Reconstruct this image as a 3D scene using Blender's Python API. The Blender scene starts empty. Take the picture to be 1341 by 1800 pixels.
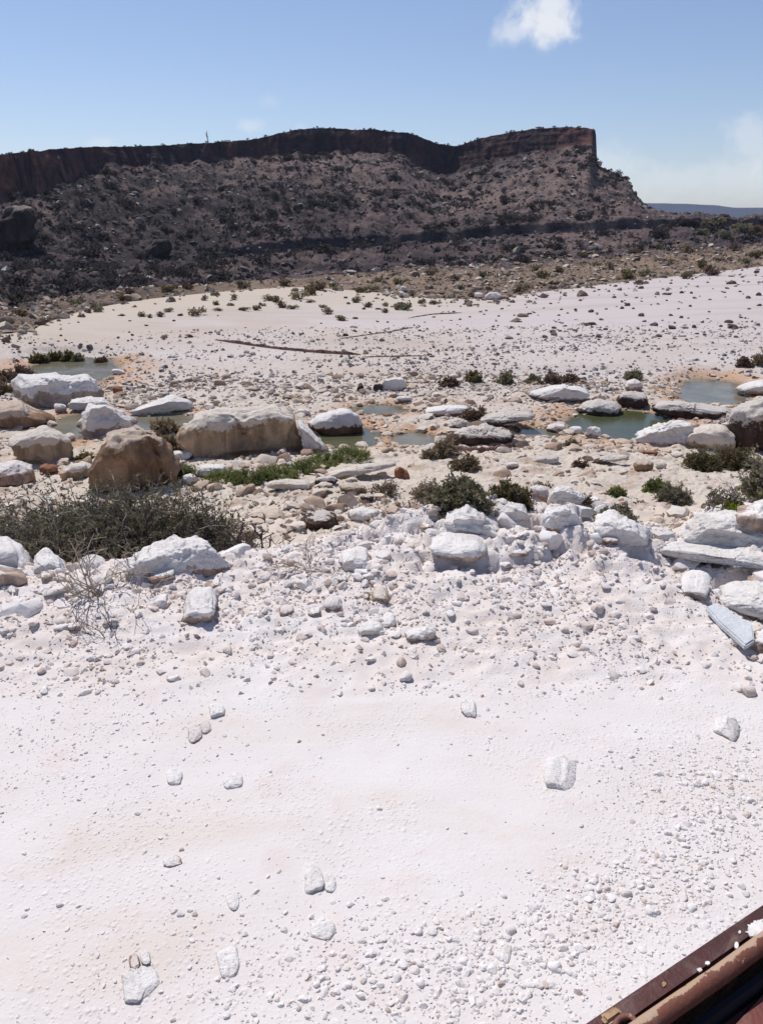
import bpy, bmesh, math, random
import numpy as np
from mathutils import Vector
from mathutils.bvhtree import BVHTree

# ------------------------------------------------------------------ camera, sky, sun, exposure
scene = bpy.context.scene
COL = scene.collection
FPX, CXP, CYP = 1350.0, 670.5, 900.0          # focal length and centre in photograph pixels (1341 x 1800)
PITCH, CAMZ = math.radians(20.1), 2.6
cam_data = bpy.data.cameras.new('camera')
cam = bpy.data.objects.new('camera', cam_data)
COL.objects.link(cam)
cam.location = (0, 0, CAMZ)
cam.rotation_euler = (math.radians(90) - PITCH, 0, 0)
cam_data.sensor_fit = 'VERTICAL'
cam_data.sensor_height = 24
cam_data.lens = FPX / 1800 * 24
cam_data.clip_start, cam_data.clip_end = 0.05, 30000
scene.camera = cam

SUN_EL, SUN_AZ = math.radians(60), math.radians(-34)   # azimuth from +Y, negative to the left
world = bpy.data.worlds.new('World')
scene.world = world
world.use_nodes = True

sun_data = bpy.data.lights.new('sun', 'SUN')
sun_data.energy = 4.6
sun_data.angle = math.radians(0.5)
sun_data.color = (1.0, 0.955, 0.89)
sun = bpy.data.objects.new('sun', sun_data)
COL.objects.link(sun)
SD = Vector((math.sin(SUN_AZ) * math.cos(SUN_EL), math.cos(SUN_AZ) * math.cos(SUN_EL), math.sin(SUN_EL)))
sun.rotation_euler = (-SD).to_track_quat('-Z', 'Y').to_euler()
sun.location = SD * 50

scene.view_settings.view_transform = 'Standard'
scene.view_settings.look = 'None'
scene.view_settings.exposure = -0.10
scene.view_settings.gamma = 1
scene.view_settings.use_curve_mapping = False
scene.render.engine = 'CYCLES'
scene.cycles.max_bounces = 6
scene.cycles.volume_bounces = 0
scene.cycles.use_denoising = True

# ------------------------------------------------------------------ pixel <-> place
F_ = np.array([0, math.cos(PITCH), -math.sin(PITCH)])
U_ = np.array([0, math.sin(PITCH), math.cos(PITCH)])
R_ = np.array([1.0, 0, 0])
O_ = np.array([0, 0, CAMZ])

def ray(px, py):
    d = F_ + (px - CXP) / FPX * R_ + (CYP - py) / FPX * U_
    return d / np.linalg.norm(d)

def th_elev(px, py):
    d = ray(px, py)
    return math.atan2(d[0], d[1]), d[2] / math.hypot(d[0], d[1])

# ------------------------------------------------------------------ world nodes (sky and clouds)
class NT:
    """Small node-tree writer."""
    def __init__(s, tree):
        s.t = tree
    def n(s, typ, **kw):
        nd = s.t.nodes.new(typ)
        for k, v in kw.items():
            if k.startswith('i_'):
                nd.inputs[k[2:].replace('_', ' ')].default_value = v
            else:
                setattr(nd, k, v)
        return nd
    def link(s, a, b):
        s.t.links.new(a, b)
    def put(s, v, sock):
        if isinstance(v, (int, float, tuple, list)):
            sock.default_value = v
        else:
            s.link(v, sock)
    def math(s, op, a, b=0.0, c=None, clamp=False):
        nd = s.t.nodes.new('ShaderNodeMath'); nd.operation = op; nd.use_clamp = clamp
        s.put(a, nd.inputs[0]); s.put(b, nd.inputs[1])
        if c is not None: s.put(c, nd.inputs[2])
        return nd.outputs[0]
    def vmath(s, op, a, b=(0, 0, 0)):
        nd = s.t.nodes.new('ShaderNodeVectorMath'); nd.operation = op
        s.put(a, nd.inputs[0]); s.put(b, nd.inputs[1])
        return nd.outputs['Value'] if op in ('DOT_PRODUCT', 'LENGTH') else nd.outputs[0]
    def mix(s, fac, a, b, mode='MIX'):
        nd = s.t.nodes.new('ShaderNodeMix'); nd.data_type = 'RGBA'; nd.blend_type = mode
        s.put(fac, nd.inputs[0]); s.put(a, nd.inputs[6]); s.put(b, nd.inputs[7])
        return nd.outputs[2]
    def noise(s, vec, scale, detail=4, rough=0.55, dist=0.0):
        nd = s.t.nodes.new('ShaderNodeTexNoise')
        if vec is not None: s.link(vec, nd.inputs['Vector'])
        nd.inputs['Scale'].default_value = scale; nd.inputs['Detail'].default_value = detail
        nd.inputs['Roughness'].default_value = rough; nd.inputs['Distortion'].default_value = dist
        return nd.outputs[0]
    def voro(s, vec, scale, feature='F1', out=0):
        nd = s.t.nodes.new('ShaderNodeTexVoronoi'); nd.feature = feature
        if vec is not None: s.link(vec, nd.inputs['Vector'])
        nd.inputs['Scale'].default_value = scale
        return nd.outputs[out]
    def ramp(s, fac, lo, hi, a=0.0, b=1.0):
        nd = s.t.nodes.new('ShaderNodeMapRange'); nd.interpolation_type = 'SMOOTHSTEP'
        s.put(fac, nd.inputs[0])
        for i, v in enumerate((lo, hi, a, b)): nd.inputs[i + 1].default_value = v
        return nd.outputs[0]
    def attr(s, name):
        nd = s.t.nodes.new('ShaderNodeAttribute'); nd.attribute_name = name
        return nd.outputs['Fac']

def build_world():
    t = world.node_tree
    t.nodes.clear()
    N = NT(t)
    out = N.n('ShaderNodeOutputWorld'); bg = N.n('ShaderNodeBackground')
    sky = N.n('ShaderNodeTexSky')
    sky.sky_type = 'NISHITA'; sky.sun_disc = False
    sky.sun_elevation = SUN_EL; sky.sun_rotation = SUN_AZ
    sky.air_density = 1.0; sky.dust_density = 0.15; sky.ozone_density = 2.5
    sky.altitude = 50
    col = N.mix(1.0, sky.outputs[0], (1.12, 1.045, 1.10, 1), 'MULTIPLY')
    d = N.n('ShaderNodeTexCoord').outputs['Generated']
    d = N.vmath('NORMALIZE', d)
    nz = N.noise(d, 26, 6, 0.6, 0.3)
    nz2 = N.noise(d, 70, 5, 0.6, 0.2)
    tot = None
    # photograph direction, half-sizes in pixels, density
    for (px, py, sx, sy, dens) in ((952, 42, 46, 36, 0.85), (968, 14, 34, 34, 0.8), (900, 56, 34, 18, 0.55),
                                   (1085, 295, 60, 34, 0.34), (1185, 318, 150, 34, 0.34), (1330, 245, 50, 42, 0.36),
                                   (1330, 310, 120, 40, 0.40), (441, 222, 24, 12, 0.35), (178, 252, 22, 8, 0.3),
                                   (475, 178, 16, 10, 0.15), (528, 224, 12, 7, 0.2), (1500, 300, 160, 60, 0.6),
                                   (-250, 190, 130, 40, 0.6), (-520, 120, 120, 60, 0.8), (1800, 150, 120, 60, 0.8)):
        c = ray(px, py)
        a = np.cross(c, [0, 0, 1.0]); a /= np.linalg.norm(a); b = np.cross(a, c)
        u = N.math('MULTIPLY', N.vmath('DOT_PRODUCT', d, tuple(a)), FPX / sx)
        v = N.math('MULTIPLY', N.vmath('DOT_PRODUCT', d, tuple(b)), FPX / sy)
        front = N.math('GREATER_THAN', N.vmath('DOT_PRODUCT', d, tuple(c)), 0.0)
        rr = N.math('SQRT', N.math('ADD', N.math('MULTIPLY', u, u), N.math('MULTIPLY', v, v)))
        fall = N.math('SUBTRACT', 1.25, rr)
        fall = N.math('ADD', fall, N.math('MULTIPLY', N.math('SUBTRACT', nz, 0.5), 2.4))
        fall = N.math('ADD', fall, N.math('MULTIPLY', N.math('SUBTRACT', nz2, 0.5), 0.9))
        m = N.math('MULTIPLY', N.ramp(fall, 0.0, 1.15), N.ramp(rr, 1.2, 2.0, 1.0, 0.0))
        m = N.math('MULTIPLY', N.math('MULTIPLY', m, dens), front)
        tot = m if tot is None else N.math('MAXIMUM', tot, m)
    col = N.mix(tot, col, (9.3, 9.4, 9.6, 1))
    N.link(col, bg.inputs[0])
    bg.inputs[1].default_value = 0.106
    N.link(bg.outputs[0], out.inputs[0])
build_world()

# ------------------------------------------------------------------ numpy noise
_rs = np.random.RandomState(7)
_perm = _rs.permutation(4096).astype(np.int64)
_perm = np.concatenate([_perm, _perm])
_g3 = _rs.normal(size=(4096, 3)); _g3 /= np.linalg.norm(_g3, axis=1)[:, None]
_g2a = _rs.rand(4096) * 2 * math.pi
_g2 = np.stack([np.cos(_g2a), np.sin(_g2a)], 1)

def pn2(x, y):
    xi = np.floor(x).astype(np.int64); yi = np.floor(y).astype(np.int64)
    fx = x - xi; fy = y - yi
    u = fx * fx * fx * (fx * (fx * 6 - 15) + 10); v = fy * fy * fy * (fy * (fy * 6 - 15) + 10)
    def g(ix, iy, dx, dy):
        h = _perm[(_perm[ix & 4095] + iy) & 4095]
        return _g2[h, 0] * dx + _g2[h, 1] * dy
    a = g(xi, yi, fx, fy); b = g(xi + 1, yi, fx - 1, fy)
    c = g(xi, yi + 1, fx, fy - 1); d = g(xi + 1, yi + 1, fx - 1, fy - 1)
    return 1.4 * ((a + (b - a) * u) + ((c + (d - c) * u) - (a + (b - a) * u)) * v)

def fbm2(x, y, oct=4, gain=0.5, ridged=False):
    t = 0; a = 1; n = 0
    for o in range(oct):
        k = pn2(x * 2.03 ** o + 17.3 * o, y * 2.03 ** o - 9.1 * o)
        if ridged: k = 1 - 2 * np.abs(k)
        t = t + a * k; n += a; a *= gain
    return t / n

def pn3(P):
    I = np.floor(P).astype(np.int64); f = P - I
    u = f * f * f * (f * (f * 6 - 15) + 10)
    r = 0
    for cx in (0, 1):
        for cy in (0, 1):
            for cz in (0, 1):
                h = _perm[(_perm[(_perm[(I[:, 0] + cx) & 4095] + I[:, 1] + cy) & 4095] + I[:, 2] + cz) & 4095]
                g = _g3[h]
                d = g[:, 0] * (f[:, 0] - cx) + g[:, 1] * (f[:, 1] - cy) + g[:, 2] * (f[:, 2] - cz)
                w = (u[:, 0] if cx else 1 - u[:, 0]) * (u[:, 1] if cy else 1 - u[:, 1]) * (u[:, 2] if cz else 1 - u[:, 2])
                r = r + d * w
    return 1.5 * r

def fbm3(P, oct=4, gain=0.5):
    t = 0; a = 1; n = 0
    for o in range(oct):
        t = t + a * pn3(P * 2.03 ** o + 13.7 * o); n += a; a *= gain
    return t / n

def sst(a, b, x):
    t = np.clip((x - a) / (b - a), 0, 1)
    return t * t * (3 - 2 * t)

# ------------------------------------------------------------------ mesh writing
def mesh_from(name, V, faces, mats, midx=None, smooth=True, attrs=None):
    """V (n,3); faces: list of int arrays (m,3) or (m,4); mats: list of materials; midx: one index per face array."""
    me = bpy.data.meshes.new(name)
    V = np.ascontiguousarray(V, dtype=np.float32)
    me.vertices.add(len(V)); me.vertices.foreach_set('co', V.ravel())
    loops = np.concatenate([f.ravel() for f in faces]).astype(np.int32)
    cnt = np.concatenate([np.full(len(f), f.shape[1], np.int32) for f in faces])
    start = np.concatenate([[0], np.cumsum(cnt)[:-1]]).astype(np.int32)
    me.loops.add(len(loops)); me.loops.foreach_set('vertex_index', loops)
    me.polygons.add(len(cnt)); me.polygons.foreach_set('loop_start', start)
    if midx is not None:
        me.polygons.foreach_set('material_index', np.concatenate([np.full(len(f), m, np.int32) for f, m in zip(faces, midx)]))
    for m in mats: me.materials.append(m)
    me.update(calc_edges=True)
    me.polygons.foreach_set('use_smooth', np.full(len(cnt), bool(smooth)))
    for k, a in (attrs or {}).items():
        at = me.attributes.new(k, 'FLOAT', 'POINT')
        at.data.foreach_set('value', np.ascontiguousarray(a, dtype=np.float32).ravel())
    me.validate()
    return me

def link(name, me, parent=None, loc=None, rotz=0.0):
    o = bpy.data.objects.new(name, me)
    COL.objects.link(o)
    if loc is not None: o.location = loc
    o.rotation_euler = (0, 0, rotz)
    if parent is not None: o.parent = parent
    return o

def tag(o, label=None, cat=None, group=None, kind=None):
    if label: o['label'] = label
    if cat: o['category'] = cat
    if group: o['group'] = group
    if kind: o['kind'] = kind
    return o

def grid_faces(nr, nc):
    i = np.arange(nr * nc).reshape(nr, nc)
    return np.stack([i[:-1, :-1], i[:-1, 1:], i[1:, 1:], i[1:, :-1]], -1).reshape(-1, 4)

# ------------------------------------------------------------------ materials
def new_mat(name, rough=0.9, spec=0.2):
    m = bpy.data.materials.new(name); m.use_nodes = True
    t = m.node_tree; t.nodes.clear()
    N = NT(t)
    out = N.n('ShaderNodeOutputMaterial'); b = N.n('ShaderNodeBsdfPrincipled')
    b.inputs['Roughness'].default_value = rough
    b.inputs['Specular IOR Level'].default_value = spec
    N.link(b.outputs[0], out.inputs[0])
    return m, N, b

def rgb(c): return (c[0], c[1], c[2], 1)

def add_bump(N, b, h, strength, dist):
    bp = N.n('ShaderNodeBump'); bp.inputs['Strength'].default_value = strength; bp.inputs['Distance'].default_value = dist
    N.link(h, bp.inputs['Height']); N.link(bp.outputs[0], b.inputs['Normal'])

def pos(N): return N.n('ShaderNodeNewGeometry').outputs['Position']

def road_material():
    m, N, b = new_mat('white_road_dust', 0.95, 0.1)
    p = pos(N)
    big = N.noise(p, 0.45, 5, 0.6, 0.4); mid = N.noise(p, 3.1, 5, 0.6); fine = N.noise(p, 60, 4, 0.7)
    peb = N.voro(p, 46, 'F1', 0); peb2 = N.voro(p, 19, 'F1', 0)
    c = N.mix(N.ramp(big, 0.35, 0.7), rgb((0.645, 0.592, 0.57)), rgb((0.69, 0.652, 0.64)))
    c = N.mix(N.math('MULTIPLY', N.ramp(mid, 0.5, 0.75), 0.5), c, rgb((0.62, 0.51, 0.465)))
    mpr = N.n('ShaderNodeMapping'); N.link(p, mpr.inputs[0]); mpr.inputs['Scale'].default_value = (0.22, 0.9, 1); mpr.inputs['Rotation'].default_value = (0, 0, 0.12)
    wash = N.noise(mpr.outputs[0], 1.6, 5, 0.62, 0.8)
    c = N.mix(N.math('MULTIPLY', N.ramp(wash, 0.50, 0.70), 0.55), c, rgb((0.60, 0.525, 0.46)))
    c = N.mix(N.math('MULTIPLY', N.ramp(wash, 0.46, 0.30), 0.5), c, rgb((0.70, 0.672, 0.665)))
    rub = N.attr('rubble')
    c = N.mix(N.math('MULTIPLY', rub, N.ramp(mid, 0.35, 0.65)), c, rgb((0.66, 0.58, 0.535)))
    c = N.mix(N.math('MULTIPLY', N.attr('slope'), 0.75), c, rgb((0.55, 0.46, 0.37)))
    c = N.mix(N.math('MULTIPLY', N.ramp(fine, 0.55, 0.8), 0.18), c, rgb((0.42, 0.33, 0.28)))
    N.link(c, b.inputs['Base Color'])
    dens = N.ramp(N.noise(p, 1.3, 4, 0.6), 0.42, 0.62)
    h = N.math('MULTIPLY', N.ramp(peb, 0.0, 0.42, 1, 0), N.math('MULTIPLY', dens, 0.010))
    h = N.math('ADD', h, N.math('MULTIPLY', N.math('MULTIPLY', N.ramp(peb2, 0.0, 0.33, 1, 0), dens), 0.012))
    h = N.math('ADD', h, N.math('MULTIPLY', fine, 0.006))
    h = N.math('ADD', h, N.math('MULTIPLY', mid, 0.02))
    add_bump(N, b, h, 0.5, 1.0)
    return m

def bed_material():
    m, N, b = new_mat('wadi_sand_and_gravel', 0.92, 0.15)
    p = pos(N)
    big = N.noise(p, 0.16, 5, 0.6, 0.5); mid = N.noise(p, 1.1, 6, 0.65); fine = N.noise(p, 9, 5, 0.7)
    c = N.mix(N.ramp(big, 0.35, 0.68), rgb((0.475, 0.39, 0.325)), rgb((0.53, 0.465, 0.44)))
    c = N.mix(N.attr('pale'), c, rgb((0.505, 0.450, 0.435)))
    mps = N.n('ShaderNodeMapping'); N.link(p, mps.inputs[0]); mps.inputs['Scale'].default_value = (0.05, 0.42, 1); mps.inputs['Rotation'].default_value = (0, 0, -0.2)
    band = N.noise(mps.outputs[0], 1.0, 5, 0.6, 0.4)
    c = N.mix(N.math('MULTIPLY', N.ramp(band, 0.46, 0.66), 0.7), c, rgb((0.44, 0.38, 0.35)))
    c = N.mix(N.attr('tan'), c, rgb((0.50, 0.425, 0.345)))
    g = N.math('MULTIPLY', N.attr('gravel'), N.ramp(fine, 0.42, 0.62))
    c = N.mix(N.math('MULTIPLY', g, 0.55), c, rgb((0.62, 0.58, 0.56)))
    vs = N.ramp(N.voro(p, 5.5, 'F1', 0), 0.12, 0.3, 1, 0)
    c = N.mix(N.math('MULTIPLY', N.math('MULTIPLY', N.attr('gravel'), vs), 0.5), c, rgb((0.25, 0.21, 0.20)))
    r = N.math('MULTIPLY', N.attr('rock'), N.ramp(mid, 0.36, 0.56))
    c = N.mix(N.math('MULTIPLY', r, 0.9), c, rgb((0.545, 0.475, 0.395)))
    c = N.mix(N.math('MULTIPLY', N.attr('rock'), N.math('MULTIPLY', N.ramp(mid, 0.49, 0.34), 0.8)), c, rgb((0.36, 0.255, 0.165)))
    mud = N.math('MULTIPLY', N.attr('mud'), N.ramp(N.noise(p, 0.9, 5, 0.6, 0.5), 0.34, 0.54))
    c = N.mix(N.math('MULTIPLY', mud, 0.74), c, rgb((0.46, 0.245, 0.115)))
    c = N.mix(N.attr('wet'), c, rgb((0.21, 0.17, 0.12)))
    N.link(c, b.inputs['Base Color'])
    h = N.math('ADD', N.math('MULTIPLY', fine, 0.05), N.math('MULTIPLY', N.noise(p, 30, 3, 0.6), 0.015))
    h = N.math('ADD', h, N.math('MULTIPLY', N.math('MULTIPLY', N.attr('rock'), N.ramp(N.voro(p, 6, 'F1', 0), 0.05, 0.5, 1, 0)), 0.05))
    add_bump(N, b, h, 0.6, 1.0)
    return m

def hill_material():
    m, N, b = new_mat('dark_hillside_scree', 0.95, 0.1)
    p = pos(N)
    big = N.noise(p, 0.032, 5, 0.6, 0.8); mid = N.noise(p, 0.30, 7, 0.68, 0.4); fine = N.noise(p, 1.6, 5, 0.7)
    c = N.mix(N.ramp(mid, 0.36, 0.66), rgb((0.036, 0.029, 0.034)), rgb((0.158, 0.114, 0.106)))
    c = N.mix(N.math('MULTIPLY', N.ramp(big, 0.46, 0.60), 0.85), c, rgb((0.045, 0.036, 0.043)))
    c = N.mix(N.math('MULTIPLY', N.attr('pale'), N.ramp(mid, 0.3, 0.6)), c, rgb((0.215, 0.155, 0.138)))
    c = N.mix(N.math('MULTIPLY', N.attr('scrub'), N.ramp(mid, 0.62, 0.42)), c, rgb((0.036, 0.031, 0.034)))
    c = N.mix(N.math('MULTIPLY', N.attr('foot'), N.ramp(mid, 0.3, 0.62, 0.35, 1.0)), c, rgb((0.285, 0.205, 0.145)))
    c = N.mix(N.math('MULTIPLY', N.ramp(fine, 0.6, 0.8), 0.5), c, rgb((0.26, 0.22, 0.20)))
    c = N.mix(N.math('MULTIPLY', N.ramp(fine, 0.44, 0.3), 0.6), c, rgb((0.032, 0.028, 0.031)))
    N.link(c, b.inputs['Base Color'])
    h = N.math('ADD', N.math('MULTIPLY', fine, 0.5), N.math('MULTIPLY', N.noise(p, 5, 3, 0.6), 0.15))
    add_bump(N, b, h, 0.8, 1.0)
    return m

def cliff_material():
    m, N, b = new_mat('dark_rust_cliff_rock', 0.95, 0.1)
    p = pos(N)
    mp = N.n('ShaderNodeMapping'); N.link(p, mp.inputs[0]); mp.inputs['Scale'].default_value = (1, 1, 0.16)
    streak = N.noise(mp.outputs[0], 0.28, 7, 0.68, 1.2)
    mp2 = N.n('ShaderNodeMapping'); N.link(p, mp2.inputs[0]); mp2.inputs['Scale'].default_value = (0.25, 0.25, 1.6)
    strata = N.noise(mp2.outputs[0], 0.5, 5, 0.6)
    big = N.noise(p, 0.07, 3, 0.5)
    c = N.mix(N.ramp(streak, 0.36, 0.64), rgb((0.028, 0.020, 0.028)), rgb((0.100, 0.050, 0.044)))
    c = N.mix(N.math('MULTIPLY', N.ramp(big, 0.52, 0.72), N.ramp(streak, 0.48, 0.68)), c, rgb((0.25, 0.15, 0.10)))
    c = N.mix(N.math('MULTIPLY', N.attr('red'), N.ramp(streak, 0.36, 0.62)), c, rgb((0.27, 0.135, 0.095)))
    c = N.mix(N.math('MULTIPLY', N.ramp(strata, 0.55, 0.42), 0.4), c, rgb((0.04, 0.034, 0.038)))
    N.link(c, b.inputs['Base Color'])
    h = N.math('ADD', N.math('MULTIPLY', streak, 1.0), N.math('MULTIPLY', strata, 0.7))
    add_bump(N, b, h, 0.8, 1.0)
    return m

def rock_material(name, side, top, pits=0.35, scale=1.0):
    """Limestone: ochre or brown flanks with a bleached crust where the mesh attribute 'crust' says so."""
    m, N, b = new_mat(name, 0.92, 0.15)
    tc = N.n('ShaderNodeTexCoord').outputs['Object']
    rnd = N.n('ShaderNodeObjectInfo').outputs['Random']
    off = N.n('ShaderNodeCombineXYZ'); N.link(N.math('MULTIPLY', rnd, 40.0), off.inputs[0])
    p = N.vmath('ADD', tc, off.outputs[0])
    mid = N.noise(p, 2.3 * scale, 6, 0.65, 0.4); fine = N.noise(p, 14 * scale, 5, 0.7)
    mp = N.n('ShaderNodeMapping'); N.link(p, mp.inputs[0]); mp.inputs['Scale'].default_value = (1, 1, 0.25)
    st = N.noise(mp.outputs[0], 3.2 * scale, 5, 0.6, 0.5)
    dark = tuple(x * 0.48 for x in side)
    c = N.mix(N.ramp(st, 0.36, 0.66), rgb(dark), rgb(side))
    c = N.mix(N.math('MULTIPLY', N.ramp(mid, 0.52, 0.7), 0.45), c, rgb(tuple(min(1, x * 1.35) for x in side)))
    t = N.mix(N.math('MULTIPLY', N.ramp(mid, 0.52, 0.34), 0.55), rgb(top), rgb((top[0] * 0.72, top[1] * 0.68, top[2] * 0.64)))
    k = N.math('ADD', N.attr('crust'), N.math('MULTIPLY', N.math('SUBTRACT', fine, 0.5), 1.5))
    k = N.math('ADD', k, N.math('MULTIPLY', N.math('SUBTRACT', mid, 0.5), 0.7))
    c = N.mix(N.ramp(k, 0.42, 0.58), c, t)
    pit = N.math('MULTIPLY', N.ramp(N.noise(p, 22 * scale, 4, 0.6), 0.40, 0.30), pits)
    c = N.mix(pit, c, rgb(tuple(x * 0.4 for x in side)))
    N.link(c, b.inputs['Base Color'])
    h = N.math('ADD', N.math('MULTIPLY', fine, 0.05), N.math('MULTIPLY', mid, 0.12))
    h = N.math('SUBTRACT', h, N.math('MULTIPLY', pit, 0.04))
    add_bump(N, b, h, 0.7, 1.0 / scale)
    return m

def stone_material(name, cols, fine_scale=30.0, varyh=0.18):
    """Loose stones: one of several colours per stone (per mesh island and per object)."""
    m, N, b = new_mat(name, 0.95, 0.1)
    isl = N.n('ShaderNodeNewGeometry').outputs['Random Per Island']
    rnd = N.n('ShaderNodeObjectInfo').outputs['Random']
    f = N.math('FRACT', N.math('ADD', isl, rnd))
    cr = N.n('ShaderNodeValToRGB'); cr.color_ramp.interpolation = 'LINEAR'
    el = cr.color_ramp.elements
    while len(el) < len(cols): el.new(0.5)
    for e, (q, c) in zip(el, cols): e.position = q; e.color = rgb(c)
    N.link(f, cr.inputs[0])
    p = pos(N)
    nz = N.noise(p, fine_scale, 4, 0.65)
    c = N.mix(N.math('MULTIPLY', N.ramp(nz, 0.55, 0.75), varyh * 2), cr.outputs[0], rgb((0.35, 0.29, 0.25)))
    N.link(c, b.inputs['Base Color'])
    add_bump(N, b, nz, 0.5, 0.35 / fine_scale)
    return m

def leaf_material(name, a, c_, scale=6.0):
    m, N, b = new_mat(name, 0.7, 0.2)
    p = pos(N)
    isl = N.n('ShaderNodeNewGeometry').outputs['Random Per Island']
    rnd = N.n('ShaderNodeObjectInfo').outputs['Random']
    f = N.math('ADD', N.math('MULTIPLY', isl, 0.45), N.math('MULTIPLY', N.noise(p, scale, 3), 0.5))
    f = N.math('ADD', f, N.math('MULTIPLY', rnd, 0.25))
    c = N.mix(N.ramp(f, 0.25, 0.95), rgb(a), rgb(c_))
    N.link(c, b.inputs['Base Color'])
    tr = N.n('ShaderNodeBsdfTranslucent'); N.link(c, tr.inputs[0])
    mx = N.n('ShaderNodeMixShader'); mx.inputs[0].default_value = 0.38
    N.link(b.outputs[0], mx.inputs[1]); N.link(tr.outputs[0], mx.inputs[2])
    out = [n for n in N.t.nodes if n.type == 'OUTPUT_MATERIAL'][0]
    N.link(mx.outputs[0], out.inputs[0])
    return m

def plain_material(name, a, c_=None, scale=8.0, rough=0.85):
    m, N, b = new_mat(name, rough, 0.2)
    c_ = c_ or tuple(x * 1.5 for x in a)
    nz = N.noise(pos(N), scale, 4, 0.6)
    N.link(N.mix(N.ramp(nz, 0.35, 0.65), rgb(a), rgb(c_)), b.inputs['Base Color'])
    return m

def water_material():
    m, N, b = new_mat('shallow_pool_water', 0.16, 0.32)
    p = pos(N)
    nz = N.noise(p, 0.8, 4, 0.6)
    c = N.mix(N.ramp(nz, 0.35, 0.7), rgb((0.125, 0.112, 0.070)), rgb((0.21, 0.18, 0.13)))
    c = N.mix(N.attr('alga_shade'), c, rgb((0.030, 0.048, 0.012)))
    N.link(c, b.inputs['Base Color'])
    b.inputs['IOR'].default_value = 1.33
    add_bump(N, b, N.noise(p, 7, 3, 0.6), 0.12, 0.05)
    return m

M = dict(
    road=road_material(), bed=bed_material(), hill=hill_material(), cliff=cliff_material(), water=water_material(),
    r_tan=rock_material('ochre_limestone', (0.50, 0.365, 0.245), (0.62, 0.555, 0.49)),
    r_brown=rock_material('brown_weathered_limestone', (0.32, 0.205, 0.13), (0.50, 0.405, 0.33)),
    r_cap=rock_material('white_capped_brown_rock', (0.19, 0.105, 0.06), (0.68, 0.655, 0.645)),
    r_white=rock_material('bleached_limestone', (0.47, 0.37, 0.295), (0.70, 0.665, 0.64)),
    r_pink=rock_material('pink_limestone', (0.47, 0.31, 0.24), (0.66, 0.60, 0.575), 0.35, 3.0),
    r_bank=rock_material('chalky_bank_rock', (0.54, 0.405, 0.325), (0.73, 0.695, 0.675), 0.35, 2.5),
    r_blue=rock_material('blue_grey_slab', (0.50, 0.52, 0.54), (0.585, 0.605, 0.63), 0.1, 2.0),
    r_dark=rock_material('dark_pitted_rock_and_shade', (0.10, 0.062, 0.046), (0.55, 0.50, 0.46)),  # dark brown rock; its flanks also paint the black shade of undercuts
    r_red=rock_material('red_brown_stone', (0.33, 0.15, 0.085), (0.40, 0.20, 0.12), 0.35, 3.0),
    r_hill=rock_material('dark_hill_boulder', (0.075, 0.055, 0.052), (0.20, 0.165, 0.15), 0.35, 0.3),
    stone_w=stone_material('white_gravel', ((0.0, (0.70, 0.665, 0.655)), (0.6, (0.68, 0.64, 0.625)), (0.92, (0.63, 0.57, 0.54)), (0.97, (0.54, 0.43, 0.37)), (1.0, (0.44, 0.36, 0.33)))),
    stone_b=stone_material('bank_gravel', ((0.0, (0.70, 0.66, 0.64)), (0.6, (0.66, 0.60, 0.565)), (0.84, (0.60, 0.49, 0.43)), (0.95, (0.46, 0.34, 0.28)), (1.0, (0.38, 0.32, 0.30)))),
    stone_c=stone_material('creek_rubble', ((0.0, (0.62, 0.57, 0.52)), (0.35, (0.55, 0.46, 0.38)), (0.6, (0.44, 0.33, 0.25)), (0.85, (0.28, 0.19, 0.14)), (1.0, (0.13, 0.10, 0.09))), 9.0),
    stone_g=stone_material('gravel_bar_stones', ((0.0, (0.58, 0.54, 0.52)), (0.4, (0.44, 0.39, 0.36)), (0.6, (0.24, 0.205, 0.19)), (1.0, (0.09, 0.078, 0.075))), 9.0),
    stone_d=stone_material('dark_flat_stones', ((0.0, (0.07, 0.055, 0.055)), (0.6, (0.11, 0.085, 0.08)), (1.0, (0.20, 0.16, 0.14))), 9.0),
    stone_h=stone_material('hill_stones', ((0.0, (0.05, 0.042, 0.044)), (0.65, (0.11, 0.085, 0.08)), (0.85, (0.19, 0.155, 0.14)), (1.0, (0.50, 0.44, 0.40))), 2.0),
    stone_f=stone_material('foot_stones', ((0.0, (0.10, 0.075, 0.06)), (0.4, (0.22, 0.16, 0.12)), (0.75, (0.38, 0.30, 0.23)), (1.0, (0.58, 0.52, 0.46))), 3.0),
    l_grey=leaf_material('grey_green_leaves', (0.135, 0.125, 0.070), (0.29, 0.26, 0.155)),
    l_thorn=leaf_material('dark_thorn_leaves', (0.11, 0.102, 0.060), (0.28, 0.25, 0.155)),
    l_green=leaf_material('fresh_green_leaves', (0.095, 0.115, 0.034), (0.28, 0.30, 0.11)),
    l_lime=leaf_material('lime_green_leaves', (0.20, 0.25, 0.025), (0.38, 0.42, 0.05)),
    l_olive=leaf_material('olive_leaves', (0.095, 0.080, 0.030), (0.20, 0.165, 0.065)),
    l_dry=leaf_material('dry_tan_leaves', (0.16, 0.115, 0.065), (0.33, 0.26, 0.165)),
    l_rust=leaf_material('dry_rust_leaves', (0.11, 0.065, 0.045), (0.21, 0.14, 0.095)),
    l_hill=leaf_material('hill_scrub_leaves', (0.034, 0.029, 0.030), (0.088, 0.074, 0.066), 0.6),
    w_grey=plain_material('grey_twigs', (0.17, 0.135, 0.12), (0.36, 0.30, 0.275)),
    w_dark=plain_material('dark_twigs', (0.050, 0.036, 0.036), (0.11, 0.085, 0.08)),
    w_pale=plain_material('pale_dry_twigs', (0.30, 0.23, 0.18), (0.50, 0.42, 0.35)),
)

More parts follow.
